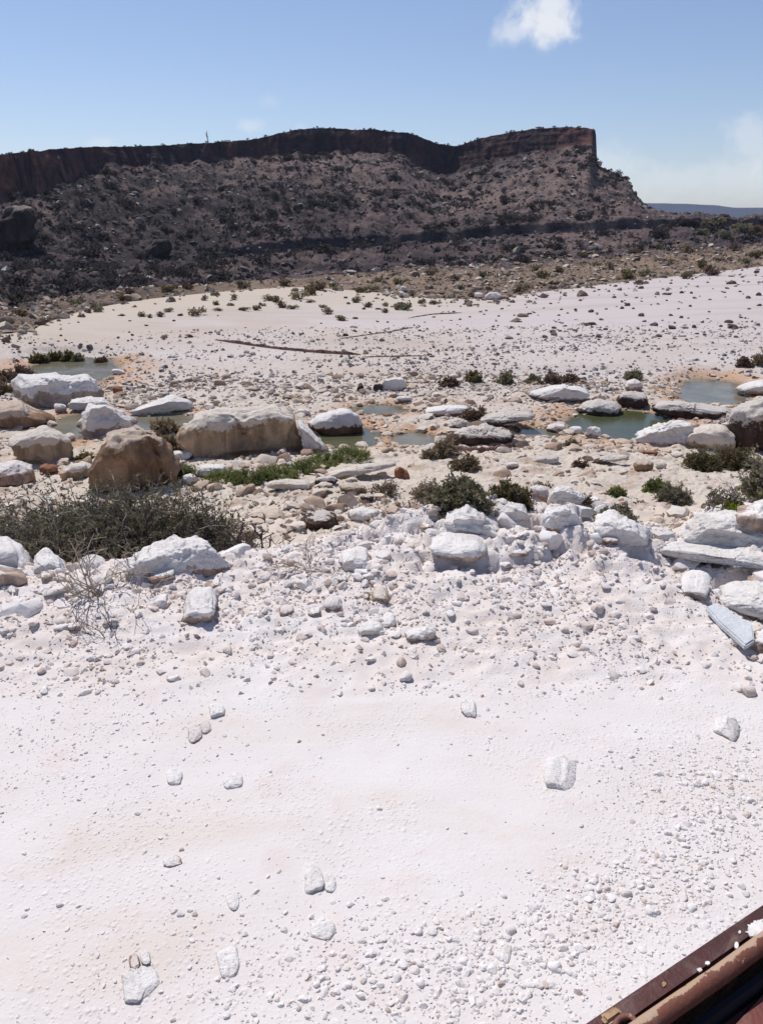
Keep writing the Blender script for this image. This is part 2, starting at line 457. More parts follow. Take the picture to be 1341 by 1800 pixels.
# ------------------------------------------------------------------ the terrain
TH = np.concatenate([np.radians(np.linspace(-68, -29, 36, endpoint=False)),
                     np.radians(np.linspace(-29, 29, 640, endpoint=False)),
                     np.radians(np.linspace(29, 68, 37))])
NTH = len(TH)

def curve_px(pts, smooth=6):
    """Lines seen in the photograph: (px, py, horizontal distance) -> distance and height for every bearing."""
    th, rr, zz = [], [], []
    for px, py, r in pts:
        t, e = th_elev(px, py)
        th.append(t); rr.append(r); zz.append(CAMZ + r * e)
    R = np.interp(TH, th, rr); Z = np.interp(TH, th, zz)
    return sm(R, smooth), sm(Z, smooth)

def curve_rz(pts, smooth=25):
    th = [th_elev(px, 760)[0] for px, _, _ in pts]
    R = np.interp(TH, th, [p[1] for p in pts]); Z = np.interp(TH, th, [p[2] for p in pts])
    return sm(R, smooth), sm(Z, smooth)

def sm(a, k):
    if k < 1: return a
    w = np.exp(-0.5 * (np.arange(-3 * k, 3 * k + 1) / k) ** 2); w /= w.sum()
    return np.convolve(np.pad(a, 3 * k, mode='edge'), w, mode='valid')

K = []
K.append(curve_rz([(0, 9, -1.62), (900, 9, -1.55), (1341, 9, -1.35)]))
K.append(curve_rz([(0, 12, -1.85), (700, 12, -1.78), (1341, 12, -1.5)]))
K.append(curve_rz([(0, 15.5, -2.12), (700, 15.5, -2.0), (1341, 15.5, -1.85)]))
K.append(curve_rz([(0, 18.5, -2.34), (1341, 18.5, -2.28)]))
K.append(curve_rz([(0, 28, -2.36), (400, 26, -2.32), (1341, 26, -2.28)]))
K.append(curve_rz([(0, 32.5, -2.25), (500, 33, -2.15), (900, 33, -2.08), (1341, 33, -1.95)]))
FOOT = [(-900, 620, 34), (-300, 600, 36), (0, 590, 38), (60, 580, 40), (100, 560, 45), (150, 545, 49), (250, 527, 54), (400, 512, 60), (520, 504, 65),
        (640, 512, 62), (760, 525, 58), (860, 526, 58), (930, 516, 61), (1050, 501, 66), (1150, 490, 71), (1250, 479, 77), (1341, 468, 84), (1700, 445, 95), (2300, 430, 105)]
K.append(curve_px(FOOT, 8))
K.append(curve_px([(-900, 580, 44), (-300, 565, 47), (0, 548, 50), (130, 532, 57), (250, 515, 62), (400, 500, 68), (520, 492, 73), (640, 482, 76), (760, 474, 78),
                   (860, 470, 78), (1000, 462, 82), (1150, 451, 86), (1341, 434, 97), (1700, 420, 110), (2300, 410, 120)], 8))
K.append(curve_px([(-900, 500, 80), (0, 478, 84), (200, 470, 90), (350, 462, 96), (450, 449, 102), (560, 437, 106), (700, 431, 108), (800, 425, 110), (900, 413, 112),
                   (1000, 409, 114), (1150, 404, 118), (1250, 403, 122), (1341, 400, 130), (1700, 400, 140), (2300, 400, 150)], 6))
K8R, K8Z = K[-1]
led = sst(-0.26, -0.15, TH)
K.append((K8R + 0.7, K8Z + (1.25 + 0.9 * fbm2(TH * 40, TH * 0 + 2, 4)) * led + 0.1))
NOSE_TH = th_elev(1048, 260)[0]
BASE = [(-900, 420, 100), (-300, 370, 106), (0, 352, 112), (60, 340, 114), (110, 322, 118), (150, 305, 124), (200, 292, 132), (280, 290, 140), (330, 284, 146), (400, 281, 152), (480, 273, 157), (560, 268, 160),
        (640, 265, 162), (700, 272, 164), (740, 286, 168), (775, 302, 173), (800, 300, 175), (850, 286, 172), (900, 272, 168), (960, 264, 165), (1000, 258, 163), (1040, 254, 161), (1049, 291, 163),
        (1080, 305, 166), (1100, 315, 168), (1107, 322, 168), (1113, 338, 169), (1126, 354, 170), (1141, 367, 172), (1160, 379, 174), (1190, 386, 178), (1250, 392, 184), (1341, 396, 190), (2300, 398, 200)]
K.append(curve_px(BASE, 0))
K[-1] = (K[-1][0], K[-1][1] - np.clip(1.7 * fbm2(TH * 24, TH * 0 + 6, 5, 0.62) + 0.2, -1.6, 1.8) * sst(NOSE_TH - 0.004, NOSE_TH - 0.03, TH))
TOP = [(-900, 300, 0), (-300, 290, 0), (0, 272, 0), (80, 263, 0), (160, 258, 0), (280, 255, 0), (365, 251, 0), (440, 245, 0), (520, 228, 0), (560, 225, 0), (590, 224, 0), (625, 228, 0), (650, 226, 0), (700, 232, 0), (718, 233, 0), (742, 242, 0),
       (768, 252, 0), (800, 257, 0), (835, 245, 0), (850, 241, 0), (880, 235, 0), (910, 230, 0), (940, 225, 0), (1000, 222, 0), (1030, 224, 0), (1047, 227, 0), (1049, 290, 0),
       (1080, 304, 0), (1100, 313.5, 0), (1107, 320, 0), (1113, 336, 0), (1126, 352, 0), (1141, 366, 0), (1160, 378, 0), (1190, 385, 0), (1250, 391, 0), (1341, 395, 0), (2300, 397, 0)]
rb = K[-1][0]
tth = [th_elev(px, py)[0] for px, py, _ in TOP]; tel = [th_elev(px, py)[1] for px, py, _ in TOP]
TOPE = np.interp(TH, tth, tel)
rt = rb + np.where(TH < NOSE_TH, 2.2, 1.0)
K.append((rt, CAMZ + rt * TOPE))
r11 = rb + 30
K.append((r11, CAMZ + r11 * (TOPE - 0.012)))
r12 = np.full(NTH, 330.0)
K.append((r12, np.minimum(CAMZ + r12 * (TOPE - 0.06), 5.0)))
KR = np.array([k[0] for k in K]); KZ = np.array([k[1] for k in K])
NK = len(K)
I_FOOT, I_BANK, I_LEDGE, I_LEDGE2, I_BASE, I_TOP = 6, 7, 8, 9, 10, 11
ROWS = [22, 34, 34, 78, 28, 56, 28, 38, 5, 84, 28, 6, 4]

# monotone cubic through the first curves
D = (KZ[1:] - KZ[:-1]) / (KR[1:] - KR[:-1])
S = np.zeros_like(KZ)
for k in range(1, NK - 1):
    a, b = D[k - 1], D[k]
    S[k] = np.where(a * b > 0, 2 * a * b / (a + b + 1e-12 * np.sign(a + b + 1e-30)), 0)
S[0] = D[0]
rows_r, rows_z, rows_seg, rows_t = [], [], [], []
for k in range(NK - 1):
    n = ROWS[k]
    for i in range(n + (1 if k == NK - 2 else 0)):
        t = i / n
        h = KR[k + 1] - KR[k]
        r = KR[k] + t * h
        if k >= I_LEDGE:
            z = KZ[k] + t * (KZ[k + 1] - KZ[k])
            if k == I_LEDGE2:      # talus: slightly hollow
                z = KZ[k] + (t ** 1.18) * (KZ[k + 1] - KZ[k])
        else:
            h00 = 2 * t ** 3 - 3 * t ** 2 + 1; h10 = t ** 3 - 2 * t ** 2 + t; h01 = -2 * t ** 3 + 3 * t ** 2; h11 = t ** 3 - t ** 2
            s1 = D[k] if k + 1 == I_LEDGE else S[k + 1]
            z = h00 * KZ[k] + h10 * h * S[k] + h01 * KZ[k + 1] + h11 * h * s1
        rows_r.append(r); rows_z.append(z); rows_seg.append(k); rows_t.append(t)
GR = np.array(rows_r); GZ = np.array(rows_z)
SEG = np.array(rows_seg)[:, None] + np.zeros((1, NTH)); TT = np.array(rows_t)[:, None] + np.zeros((1, NTH))
TG = TH[None, :] + np.zeros_like(GR)
GX0, GY0 = GR * np.sin(TG), GR * np.cos(TG)

# pools: centre pixel, half sizes in metres across and along the view, water height
def plane_pt(px, py, z):
    d = ray(px, py); t = (z - CAMZ) / d[2]
    return O_ + d * t
WZ = -2.36
POOLS = [  # px0, py0, px1, py1 (extent of the water seen), label
    (56, 626, 206, 676, 'long grey pool beyond the large flat white boulder at left'),
    (96, 728, 190, 772, 'small slack of dark water between the left boulders'),
    (225, 728, 345, 756, 'narrow strip of dark water behind the cracked white slab'),
    (622, 712, 722, 730, 'thin grey puddle in the sand beyond the round white topped boulder'),
    (556, 750, 668, 790, 'shaded pool under the round white topped boulder'),
    (690, 762, 772, 786, 'small grey puddle among rubble left of the crusted slab'),
    (1000, 720, 1180, 772, 'green algae pool below the dark undercut boulder'),
    (1192, 668, 1310, 714, 'broad shallow grey pool at right before the pale boulder'),
    (905, 752, 985, 772, 'dark puddle among rubble right of the crusted slab'),
]
pool_geo = []
for (x0, y0, x1, y1, lab) in POOLS:
    n_, f_ = plane_pt((x0 + x1) / 2, y1, WZ), plane_pt((x0 + x1) / 2, y0, WZ)
    c = (n_ + f_) / 2
    w = np.linalg.norm(plane_pt(x1, (y0 + y1) / 2, WZ) - plane_pt(x0, (y0 + y1) / 2, WZ)) / 2
    l = np.linalg.norm(f_ - n_) / 2
    pool_geo.append((c[0], c[1], w, l, math.atan2(c[0], c[1]), lab))

def pool_field(x, y):
    best = np.full(np.shape(x), -9.0)
    wob = 0.55 * fbm2(x * 0.55 + 5, y * 0.9, 4, 0.6)
    for (cx, cy, w, l, yaw, _) in pool_geo:
        dx, dy = x - cx, y - cy
        u = (dx * math.cos(yaw) - dy * math.sin(yaw)) / w
        v = (dx * math.sin(yaw) + dy * math.cos(yaw)) / l
        best = np.maximum(best, 1 - u * u - v * v)
    return best + wob

CX_ = [-40, -4.5, -3, -2, -1, 0, 1, 1.9, 2.35, 2.7, 3.0, 3.3, 4.5, 40]
CYC = [5.3, 5.3, 5.4, 5.5, 5.9, 6.2, 6.6, 6.75, 6.5, 6.1, 6.3, 6.6, 6.8, 7.0]
CZC = [0.1, 0.1, 0.1, 0.12, 0.05, 0.14, 0.20, 0.22, 0.10, -0.12, 0.12, 0.22, 0.25, 0.2]

def near_height(x, y):
    yc = np.interp(x, CX_, CYC) + 0.12 * fbm2(x * 1.3, x * 0 + 3.3, 3)
    zc = np.interp(x, CX_, CZC)
    yt = 3.95 + 0.25 * fbm2(x * 0.6, x * 0 + 8.1, 3)
    s = np.maximum(y - yc, 0)
    z = zc * sst(yt, yc, y) - 1.75 * (1 - np.exp(-(s / 2.1) ** 1.5))
    bank = sst(yt - 0.3, yt + 0.7, y)
    z = z + 0.012 * fbm2(x * 1.4, y * 1.4, 4) + 0.02 * fbm2(x * 0.35, y * 0.35, 2)
    z = z + bank * (0.06 * fbm2(x * 2.2 + 9, y * 2.2, 5, 0.55) + 0.05 * fbm2(x * 6, y * 6, 5, 0.65, True) - 0.01)
    top = sst(0.35, 0.85, (y - yt) / (yc - yt)) * sst(1.2, 0.3, s)
    f = fbm2(x * 1.5 + 4, y * 2.1, 3, 0.5)
    z = z + top * sst(-0.9, 0.6, x) * (0.11 * (sst(-0.10, 0.0, f) - 0.5) + 0.07 * (sst(0.18, 0.24, f)) - 0.06 * sst(-0.22, -0.28, f))
    f2 = fbm2(x * 3.6, y * 4.6 + 7, 3, 0.5)
    z = z + top * 0.035 * (sst(-0.05, 0.03, f2) - 0.5)
    return z, s, bank

def far_height(r, th, x, y, gr=None):
    z = np.zeros_like(r)
    return z

# the far sheet with its relief
X, Y, Zf = GX0, GY0, GZ.copy()
rocky = sst(24.0, 19.5, GR) * 1.0
rocky = np.maximum(rocky, 0.55 * sst(29, 26, GR) * sst(18, 22, GR))
bed = SEG < I_FOOT
rel = 0.10 * fbm2(X * 0.5, Y * 0.5, 4) + 0.12 * fbm2(X * 1.3, Y * 1.6, 5, 0.62, True) + 0.05 * fbm2(X * 4.2, Y * 4.2, 4, 0.6)
Zf += np.where(bed, rocky * rel + (1 - rocky) * (0.05 * fbm2(X * 0.25, Y * 0.25, 3) + 0.012 * fbm2(X * 2, Y * 2, 3)) * sst(30, 36, GR), 0)
Zf += np.where(bed, (1 - rocky) * (1 - sst(30, 36, GR)) * 0.03 * fbm2(X * 0.8, Y * 0.8, 4), 0)
pf = pool_field(X, Y)
inb = bed & (GR > 16) & (GR < 36)
Zf = np.where(inb & (pf > -1.6), np.where(pf > 0, np.minimum(Zf, WZ - 0.02 - 0.16 * np.clip(pf, 0, 1)), np.maximum(Zf * sst(0, -1.6, pf) + (WZ + 0.02) * (1 - sst(0, -1.6, pf)), WZ + 0.015 - 0.03 * pf)), Zf)
# hill relief
hillm = (SEG >= I_FOOT) & (SEG < I_BASE)
upd = np.clip((GR - KR[I_FOOT]) / (KR[I_BANK] - KR[I_FOOT]), 0, 1)
top_fade = np.clip((KR[I_BASE] - GR) / 12, 0, 1)
hr = 1.7 * fbm2(X * 0.045, Y * 0.045, 3) + 0.9 * fbm2(X * 0.16, Y * 0.16, 5, 0.55) + 0.75 * fbm2(X * 0.42, Y * 0.42, 5, 0.62, True) + 0.35 * fbm2(X * 1.3, Y * 1.3, 3, 0.6)
near_led = np.clip(np.abs(GR - K8R) / 10, 0.15, 1)
Zf += np.where(hillm, hr * (0.25 + 0.75 * sst(0.5, 14, GR - KR[I_BANK])) * sst(0, 0.6, upd) * (0.12 + 0.88 * top_fade) * near_led, 0)
Zf += np.where((SEG == I_FOOT), 0.35 * fbm2(X * 0.6, Y * 0.6, 4, 0.6, True) * sst(0, 0.5, upd), 0)
# cliff relief: buttresses, joints and ledges push the face in and out
cl = (SEG == I_BASE)
px_ = TG * 160
but = 2.0 * fbm2(px_ * 0.10, Zf * 0.02, 3) + 0.8 * fbm2(px_ * 0.24 + 0.6 * fbm2(px_ * 0.11, Zf * 0.3, 2), Zf * 0.12, 4, 0.6, True) + 0.45 * fbm2(px_ * 1.2, Zf * 0.25, 3) + 0.3 * fbm2(px_ * 0.06, Zf * 0.8, 3)
amp = np.clip((KZ[I_TOP] - KZ[I_BASE]) / 5, 0, 1)
face = np.where(cl, but * amp * sst(0, 0.12, TT) , 0) + np.where(SEG == I_TOP, (but[np.argmax(np.array(rows_seg) == I_BASE) + ROWS[I_BASE] - 1][None, :]) * amp * (1 - TT), 0)
GR2 = GR + face
rim = (0.16 * fbm2(px_ * 0.55, px_ * 0 + 4, 4, 0.65) * 2)
Zf += np.where((SEG >= I_BASE), rim * amp * np.where(cl, TT, np.where(SEG == I_TOP, 1 - TT, 0)), 0)
X, Y = GR2 * np.sin(TG), GR2 * np.cos(TG)
# blend with the road bank nearby
nz_, ns_, _ = near_height(X, Y)
wn = sst(2.4, 4.6, ns_)
Zb = np.where(GR < 14, nz_ * (1 - wn) + Zf * wn, Zf)
Zf = Zb - 0.08 * (1 - sst(10.8, 11.6, Y)) * (GR < 40)

seg1 = np.array(rows_seg)
iF = int(np.argmax(seg1 == I_FOOT)); iB = int(np.argmax(seg1 == I_BASE)); iT = int(np.argmax(seg1 == I_TOP))
P3 = np.stack([X, Y, Zf], -1)
def sheet(name, a, b, mat, attrs):
    v = P3[a:b].reshape(-1, 3)
    me = mesh_from(name, v, [grid_faces(b - a, NTH)], [mat], attrs={k: q[a:b].reshape(-1) for k, q in attrs.items()})
    o = link(name, me); o['kind'] = 'structure'
    return o
pfx = pf
mudA = np.clip(sst(-3.4, -0.3, pfx) * (GR > 16) * (GR < 34), 0, 1)
wetA = 0.8 * sst(-0.55, -0.02, pfx + 0.25 * fbm2(X * 1.1, Y * 1.3, 3)) * (GR > 16) * (GR < 34)
gravA = sst(20, 24, GR) * sst(46, 30, GR) * sst(-0.1, 0.25, fbm2(X * 0.15, Y * 0.3, 3) + 0.25)
fr = np.clip((GR - KR[5]) / (KR[I_FOOT] - KR[5]), 0, 1)
paleA = sst(0.05, 0.5, fr) * sst(-0.25, 0.0, TG) + 0.6 * sst(0.0, 0.25, TG)
tanA = sst(0.35, 0.8, fr) * sst(0.20, -0.02, TG) * sst(-0.5, -0.42, TG)
bed_o = sheet('wadi_bed', 0, iF + 1, M['bed'], dict(mud=mudA, wet=wetA, gravel=np.clip(gravA, 0, 1), pale=np.clip(paleA, 0, 1), tan=tanA * 0.85, rock=np.clip(rocky, 0, 1)))
footA = sst(1.0, 0.55, np.clip((GR - KR[I_FOOT]) / (KR[I_BANK] - KR[I_FOOT] + 3), 0, 2)) * 1.0
footA = footA * (0.55 + 0.45 * sst(-0.35, -0.1, TG))
def bump_at(px, py, r, s):
    t, e = th_elev(px, py)
    return np.exp(-(((X - r * math.sin(t)) ** 2 + (Y - r * math.cos(t)) ** 2) / s ** 2))
palA = 0.9 * bump_at(1010, 330, 145, 20) + 0.6 * bump_at(650, 285, 152, 20) + 0.7 * bump_at(90, 400, 98, 7) + 0.6 * bump_at(520, 300, 145, 14) + 0.5 * bump_at(900, 350, 138, 14) + 0.5 * bump_at(1080, 420, 110, 16) + 0.35 * bump_at(1000, 450, 92, 12)
scrA = np.clip(0.95 * bump_at(230, 420, 112, 17) + 0.8 * bump_at(300, 340, 128, 15) + 0.9 * bump_at(60, 440, 92, 12) + 0.7 * bump_at(480, 360, 128, 12) + 0.8 * bump_at(900, 310, 152, 10) + 0.6 * bump_at(700, 440, 106, 9) + 0.6 * bump_at(860, 430, 108, 9), 0, 1)
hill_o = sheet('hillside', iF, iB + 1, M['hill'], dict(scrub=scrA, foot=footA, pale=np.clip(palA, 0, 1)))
cliff_o = sheet('cliff', iB, iT + 1, M['cliff'], dict(red=np.clip(sst(-0.30, -0.40, TG) + 0.35 * sst(0.15, 0.25, TG), 0, 1)))  # reddish rock, with bounce light on the left cliff painted into the brighter red
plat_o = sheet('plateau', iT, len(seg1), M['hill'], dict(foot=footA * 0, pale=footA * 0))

# the near sheet: road and its stony shoulder
xs = np.concatenate([np.linspace(-40, -4.6, 40, endpoint=False), np.linspace(-4.6, 5.0, 300, endpoint=False), np.linspace(5.0, 40, 40)])
ys = np.concatenate([np.linspace(-12, 1.2, 24, endpoint=False), np.linspace(1.2, 7.6, 215, endpoint=False), np.linspace(7.6, 11.6, 40)])
NX, NY = np.meshgrid(xs, ys)
nz_, ns_, bank_ = near_height(NX, NY)
gr_ = np.hypot(NX, NY); gt_ = np.arctan2(NX, NY)
jj = np.clip(np.searchsorted(TH, gt_), 1, NTH - 1)
zfar = np.zeros_like(NX)
nrow = int(np.argmax(seg1 == 3))
for j in np.unique(jj):
    mk = jj == j
    zfar[mk] = np.interp(gr_[mk], GR[:nrow, j], GZ[:nrow, j])
relN = 0.10 * fbm2(NX * 0.5, NY * 0.5, 4) + 0.12 * fbm2(NX * 1.3, NY * 1.6, 5, 0.62, True) + 0.05 * fbm2(NX * 4.2, NY * 4.2, 4, 0.6)
wn = sst(2.4, 4.6, ns_)
NZ = nz_ * (1 - wn) + (zfar + relN) * wn
road_me = mesh_from('dirt_road', np.stack([NX, NY, NZ], -1).reshape(-1, 3), [grid_faces(*NX.shape)], [M['road']],
                    attrs=dict(rubble=(bank_ * (0.5 + 0.5 * (ns_ <= 0.3))).reshape(-1), slope=sst(0.2, 1.6, ns_).reshape(-1)))
road_o = link('dirt_road', road_me); road_o['kind'] = 'structure'

# the plain beyond and the far table mountain
gp = 4500.0
g = mesh_from('ground', np.array([[-gp, -gp, -4], [gp, -gp, -4], [gp, gp, -4], [-gp, gp, -4]]), [np.array([[0, 1, 2, 3]])], [M['hill']],
              attrs=dict(foot=np.full(4, 0.5), pale=np.zeros(4)))
tag(link('ground', g), kind='structure')

def table_mountain():
    n, m = 260, 40
    pxs = np.linspace(900, 2600, n)
    topy = np.interp(pxs, [900, 1140, 1200, 1262, 1285, 1341, 1500, 1800, 2600], [353, 357, 358, 361, 365, 365, 363, 369, 377])
    V = np.zeros((m, n, 3))
    for i, (px, ty) in enumerate(zip(pxs, topy)):
        t, e = th_elev(px, ty)
        r0 = 2900 + 60 * math.sin(px * 0.01)
        zt = CAMZ + r0 * e
        prof = np.concatenate([np.linspace(0, 1, m - 6), np.ones(6)])
        for q in range(m):
            if q < m - 6:
                k = q / (m - 7)
                if k < 0.6: r = r0 - 170 * (1 - k / 0.6) - 8; z = -4 + (zt + 4) * 0.62 * (k / 0.6)
                else: r = r0 - 8 * (1 - (k - 0.6) / 0.4); z = -4 + (zt + 4) * (0.62 + 0.38 * (k - 0.6) / 0.4)
            else:
                r = r0 + (q - m + 7) * 150; z = zt - 1.0 * (q - m + 7)
            V[q, i] = (r * math.sin(t), r * math.cos(t), z)
    v = V.reshape(-1, 3)
    v[:, 1] += 14 * fbm2(v[:, 0] * 0.02, v[:, 2] * 0.01, 4)
    v[:, 2] += 0.8 * fbm2(v[:, 0] * 0.03, v[:, 1] * 0.03, 3)
    me = mesh_from('mesa', v, [grid_faces(m, n)], [M['hill']], attrs=dict(foot=np.zeros(len(v)), pale=np.full(len(v), 0.8)))
    tag(link('mesa', me), kind='structure')
table_mountain()

# water
for (cx, cy, w, l, yaw, lab) in pool_geo:
    n = 28
    a = np.linspace(0, 2 * math.pi, n, endpoint=False)
    ring = np.stack([np.cos(a) * w * 1.25, np.sin(a) * l * 1.25], 1)
    ca, sa = math.cos(yaw), math.sin(yaw)
    pts = np.stack([cx + ring[:, 0] * ca + ring[:, 1] * sa, cy - ring[:, 0] * sa + ring[:, 1] * ca, np.full(n, WZ)], 1)
    v = np.concatenate([[[cx, cy, WZ]], pts])
    f = np.stack([np.zeros(n, int), 1 + np.arange(n), 1 + (np.arange(n) + 1) % n], 1)
    o = link('water', mesh_from('water', v, [f], [M['water']], attrs=dict(alga_shade=np.full(len(v), 0.75 if 'green' in lab else (0.5 if 'shaded' in lab else 0.0)))))  # the shaded pool gets its shade painted in with the same dark tint
    tag(o, lab, kind='structure')

# ------------------------------------------------------------------ finding the ground
bpy.context.view_layer.update()
_dg = bpy.context.evaluated_depsgraph_get()
TREES = [BVHTree.FromObject(o, _dg) for o in (road_o, bed_o, hill_o, cliff_o, plat_o)]

def ground_px(px, py):
    """Where the line of sight through a pixel of the photograph meets the ground."""
    o = Vector((0, 0, CAMZ)); d = Vector(ray(px, py)); best = None
    for t in TREES:
        h = t.ray_cast(o, d)
        if h[0] is not None and (best is None or h[3] < best[3]): best = h
    return np.array(best[0]) if best else None

def ground_z(x, y):
    best = None
    r = math.hypot(x, y)
    for i, t in enumerate(TREES):
        if i == 0 and y > 11.6: continue
        if i == 1 and (r > 110): continue
        if i > 1 and r < 30: continue
        h = t.ray_cast(Vector((x, y, 120)), Vector((0, 0, -1)))
        if h[0] is not None and (best is None or h[0].z > best[0]): best = (h[0].z, h[1])
    return best if best else (-4.0, Vector((0, 0, 1)))

# ------------------------------------------------------------------ rocks
ICO = {}
def ico(level):
    if level not in ICO:
        bm = bmesh.new(); bmesh.ops.create_icosphere(bm, subdivisions=level, radius=1.0)
        v = np.array([x.co[:] for x in bm.verts]); f = np.array([[q.index for q in p.verts] for p in bm.faces])
        bm.free(); v /= np.linalg.norm(v, axis=1)[:, None]
        ICO[level] = (v, f)
    return ICO[level]

def facet_radius(d, rng, n=14, lo=0.72, hi=1.0, p=14):
    nn = rng.normal(size=(n, 3)); nn /= np.linalg.norm(nn, axis=1)[:, None]
    h = rng.uniform(lo, hi, n)
    q = np.maximum(d @ nn.T, 0) / h
    q = np.concatenate([q, np.full((len(d), 1), 1 / 1.08)], 1)
    return (q ** p).sum(1) ** (-1 / p)

def auto_poly(rng, x0, y0, x1, y1):
    """An uneven rock outline inside a box, flatter below than above."""
    n = 14; cx, cy, a, b = (x0 + x1) / 2, (y0 + y1) / 2, (x1 - x0) / 2, (y1 - y0) / 2
    ph = np.linspace(0, 2 * math.pi, n, endpoint=False) + rng.uniform(-0.12, 0.12, n)
    e = rng.uniform(0.62, 0.95)
    c, s = np.cos(ph), np.sin(ph)
    k = rng.uniform(0.86, 1.04, n)
    skew = rng.uniform(-0.22, 0.22)
    return [(cx + a * k_ * (np.sign(ci) * abs(ci) ** e) + skew * a * (si), cy - b * k_ * (np.sign(si) * abs(si) ** e)) for ci, si, k_ in zip(c, s, k)]

ROCKN = [0]
def rock(label, poly, mat='r_white', depth=0.9, crust=0.55, level=4, rough=0.05, boxy=0.62, facets=True, name='rock', cat='rock',
         group=None, lift=0.0, dist=None, tilt=0.0, soft=0.16, freq=2.2, crack=None, upright=False):
    """A rock whose face towards the road follows an outline seen in the photograph; depth is the share of its width it runs back."""
    ROCKN[0] += 1
    if mat in ('r_white', 'r_bank'): boxy = min(boxy, 0.50); rough *= 1.35
    rng = np.random.RandomState(ROCKN[0] * 13 + 5)
    if len(poly) == 4 and not hasattr(poly[0], '__len__'):
        poly = auto_poly(rng, *poly)
    poly = np.array(poly, float)
    x0, y0 = poly.min(0); x1, y1 = poly.max(0)
    ext = max(min(x1, 1345) - max(x0, -4), (y1 - y0)); level = 6 if ext > 170 else 5 if ext > 64 else 4 if ext > 24 else 3
    pcx = (x0 + x1) / 2
    g = ground_px(min(max(pcx, -60), 1400), y1 - 0.12 * (y1 - y0))
    if g is None: return None
    az = math.atan2(g[0], g[1]); el = math.atan2(CAMZ - g[2], math.hypot(g[0], g[1]))
    r0 = math.hypot(g[0], g[1]) if dist is None else dist
    wid = (x1 - x0) / FPX * (r0 / math.cos(az)) * 0.97
    Dp = wid * depth
    zd = r0 / math.cos(az) / math.cos(el) * 0.97
    happ = (y1 - y0) / FPX * zd
    if el > math.radians(21) and not upright:
        Dp = min(max((happ - 0.30 * wid * math.cos(el)) / (0.85 * math.sin(el)), 0.5 * wid), 2.3 * wid)
    rc = r0 + Dp * 0.36
    ax, ay = np.array([math.cos(az), -math.sin(az), 0]), np.array([math.sin(az), math.cos(az), 0])
    C0 = ay * rc
    # the outline on the upright plane through the rock's middle
    L = []
    for (px, py) in poly:
        d = ray(px, py); t = rc / (d @ ay)
        q = O_ + d * t
        L.append(((q - C0) @ ax, q[2]))
    L = np.array(L)
    wx, wy = (C0 + ax * (L[:, 0].min() + L[:, 0].max()) / 2)[:2]
    zg = min(ground_z(wx, wy)[0], g[2] + 0.3 * happ)
    dt = ray(pcx, y0); zt = (O_ + dt * ((rc + 0.5 * Dp * math.sin(el)) / (dt @ ay)))[2]
    Hh = min(max(zt - zg, 0.22 * min(wid, happ)), 1.3 * happ)
    if upright: Hh = happ / math.cos(el) * 0.92
    elif el > math.radians(28): Hh = min(Hh, 0.34 * wid)
    elif el > math.radians(21): Hh = min(Hh, 0.42 * wid)
    sink = (0.16 if r0 > 9 else 0.42) if el < math.radians(21) else (0.5 if el < math.radians(28) else 0.62)
    zg += lift - sink * Hh
    L[:, 1] = zg + (L[:, 1] - L[:, 1].min()) / np.ptp(L[:, 1]) * Hh * (1 + sink)
    c = (L.min(0) + L.max(0)) / 2
    # radius of the outline in every direction from its middle
    rel = L - c
    a = np.arctan2(rel[:, 1], rel[:, 0]); o = np.argsort(a)
    m = 360; ph = np.linspace(-math.pi, math.pi, m, endpoint=False); Rs = np.zeros(m)
    P0 = rel; P1 = np.roll(rel, -1, 0)
    dirs = np.stack([np.cos(ph), np.sin(ph)], 1)
    for i in range(len(P0)):
        e = P1[i] - P0[i]
        den = dirs[:, 0] * e[1] - dirs[:, 1] * e[0]
        den = np.where(np.abs(den) < 1e-9, 1e-9, den)
        t = (P0[i, 0] * e[1] - P0[i, 1] * e[0]) / den
        u = (P0[i, 0] * dirs[:, 1] - P0[i, 1] * dirs[:, 0]) / den
        ok = (u >= -1e-6) & (u <= 1 + 1e-6) & (t > 0)
        Rs = np.where(ok, np.maximum(Rs, t), Rs)
    Rs = np.where(Rs <= 0, np.median(Rs[Rs > 0]) if (Rs > 0).any() else 0.1, Rs)
    if el > math.radians(28): boxy = max(boxy, 0.68)
    v, f = ico(level)
    s = np.hypot(v[:, 0], v[:, 2]) + 1e-9
    fi = np.arctan2(v[:, 2], v[:, 0])
    R = np.interp(fi, np.concatenate([ph, [math.pi]]), np.concatenate([Rs, [Rs[0]]]))
    sf = s ** boxy; yf = np.sign(v[:, 1]) * np.abs(v[:, 1]) ** boxy
    lx = R * np.cos(fi) * sf; lz = R * np.sin(fi) * sf; ly = yf * Dp / 2
    P = np.stack([lx, ly, lz], 1)
    size = min(wid, np.ptp(L[:, 1]) * 1.3)
    if facets:
        wht = mat in ('r_white', 'r_bank')
        fr = facet_radius(v, rng, 15 if wht else 18, 0.62 if wht else 0.72, 1.0, 60)
        fr = fr / np.percentile(fr, 85); k_ = 0.8 if wht else 0.5
        P[:, 1] *= 0.1 + 0.9 * fr
        P[:, 0] *= 1 - k_ + k_ * fr; P[:, 2] *= 1 - k_ + k_ * fr
    nv = P / (np.linalg.norm(P, axis=1)[:, None] + 1e-9)
    q = P / size * freq + rng.uniform(0, 50, 3)
    dsp = rough * (1.1 * fbm3(q, 4, 0.55) + 0.8 * (0.5 - np.abs(pn3(q * 2.1 + 7)))) + rough * 0.5 * pn3(q * 5)
    dsp = dsp + rough * 0.55 * np.clip(1 - 3.0 * np.abs(pn3(q * np.array([0.35, 0.35, 2.4]) + 3)), -0.4, 1) + rough * 0.30 * (0.4 - np.abs(pn3(q * 4.3 + 21)))
    P = P + nv * (dsp * size)[:, None]
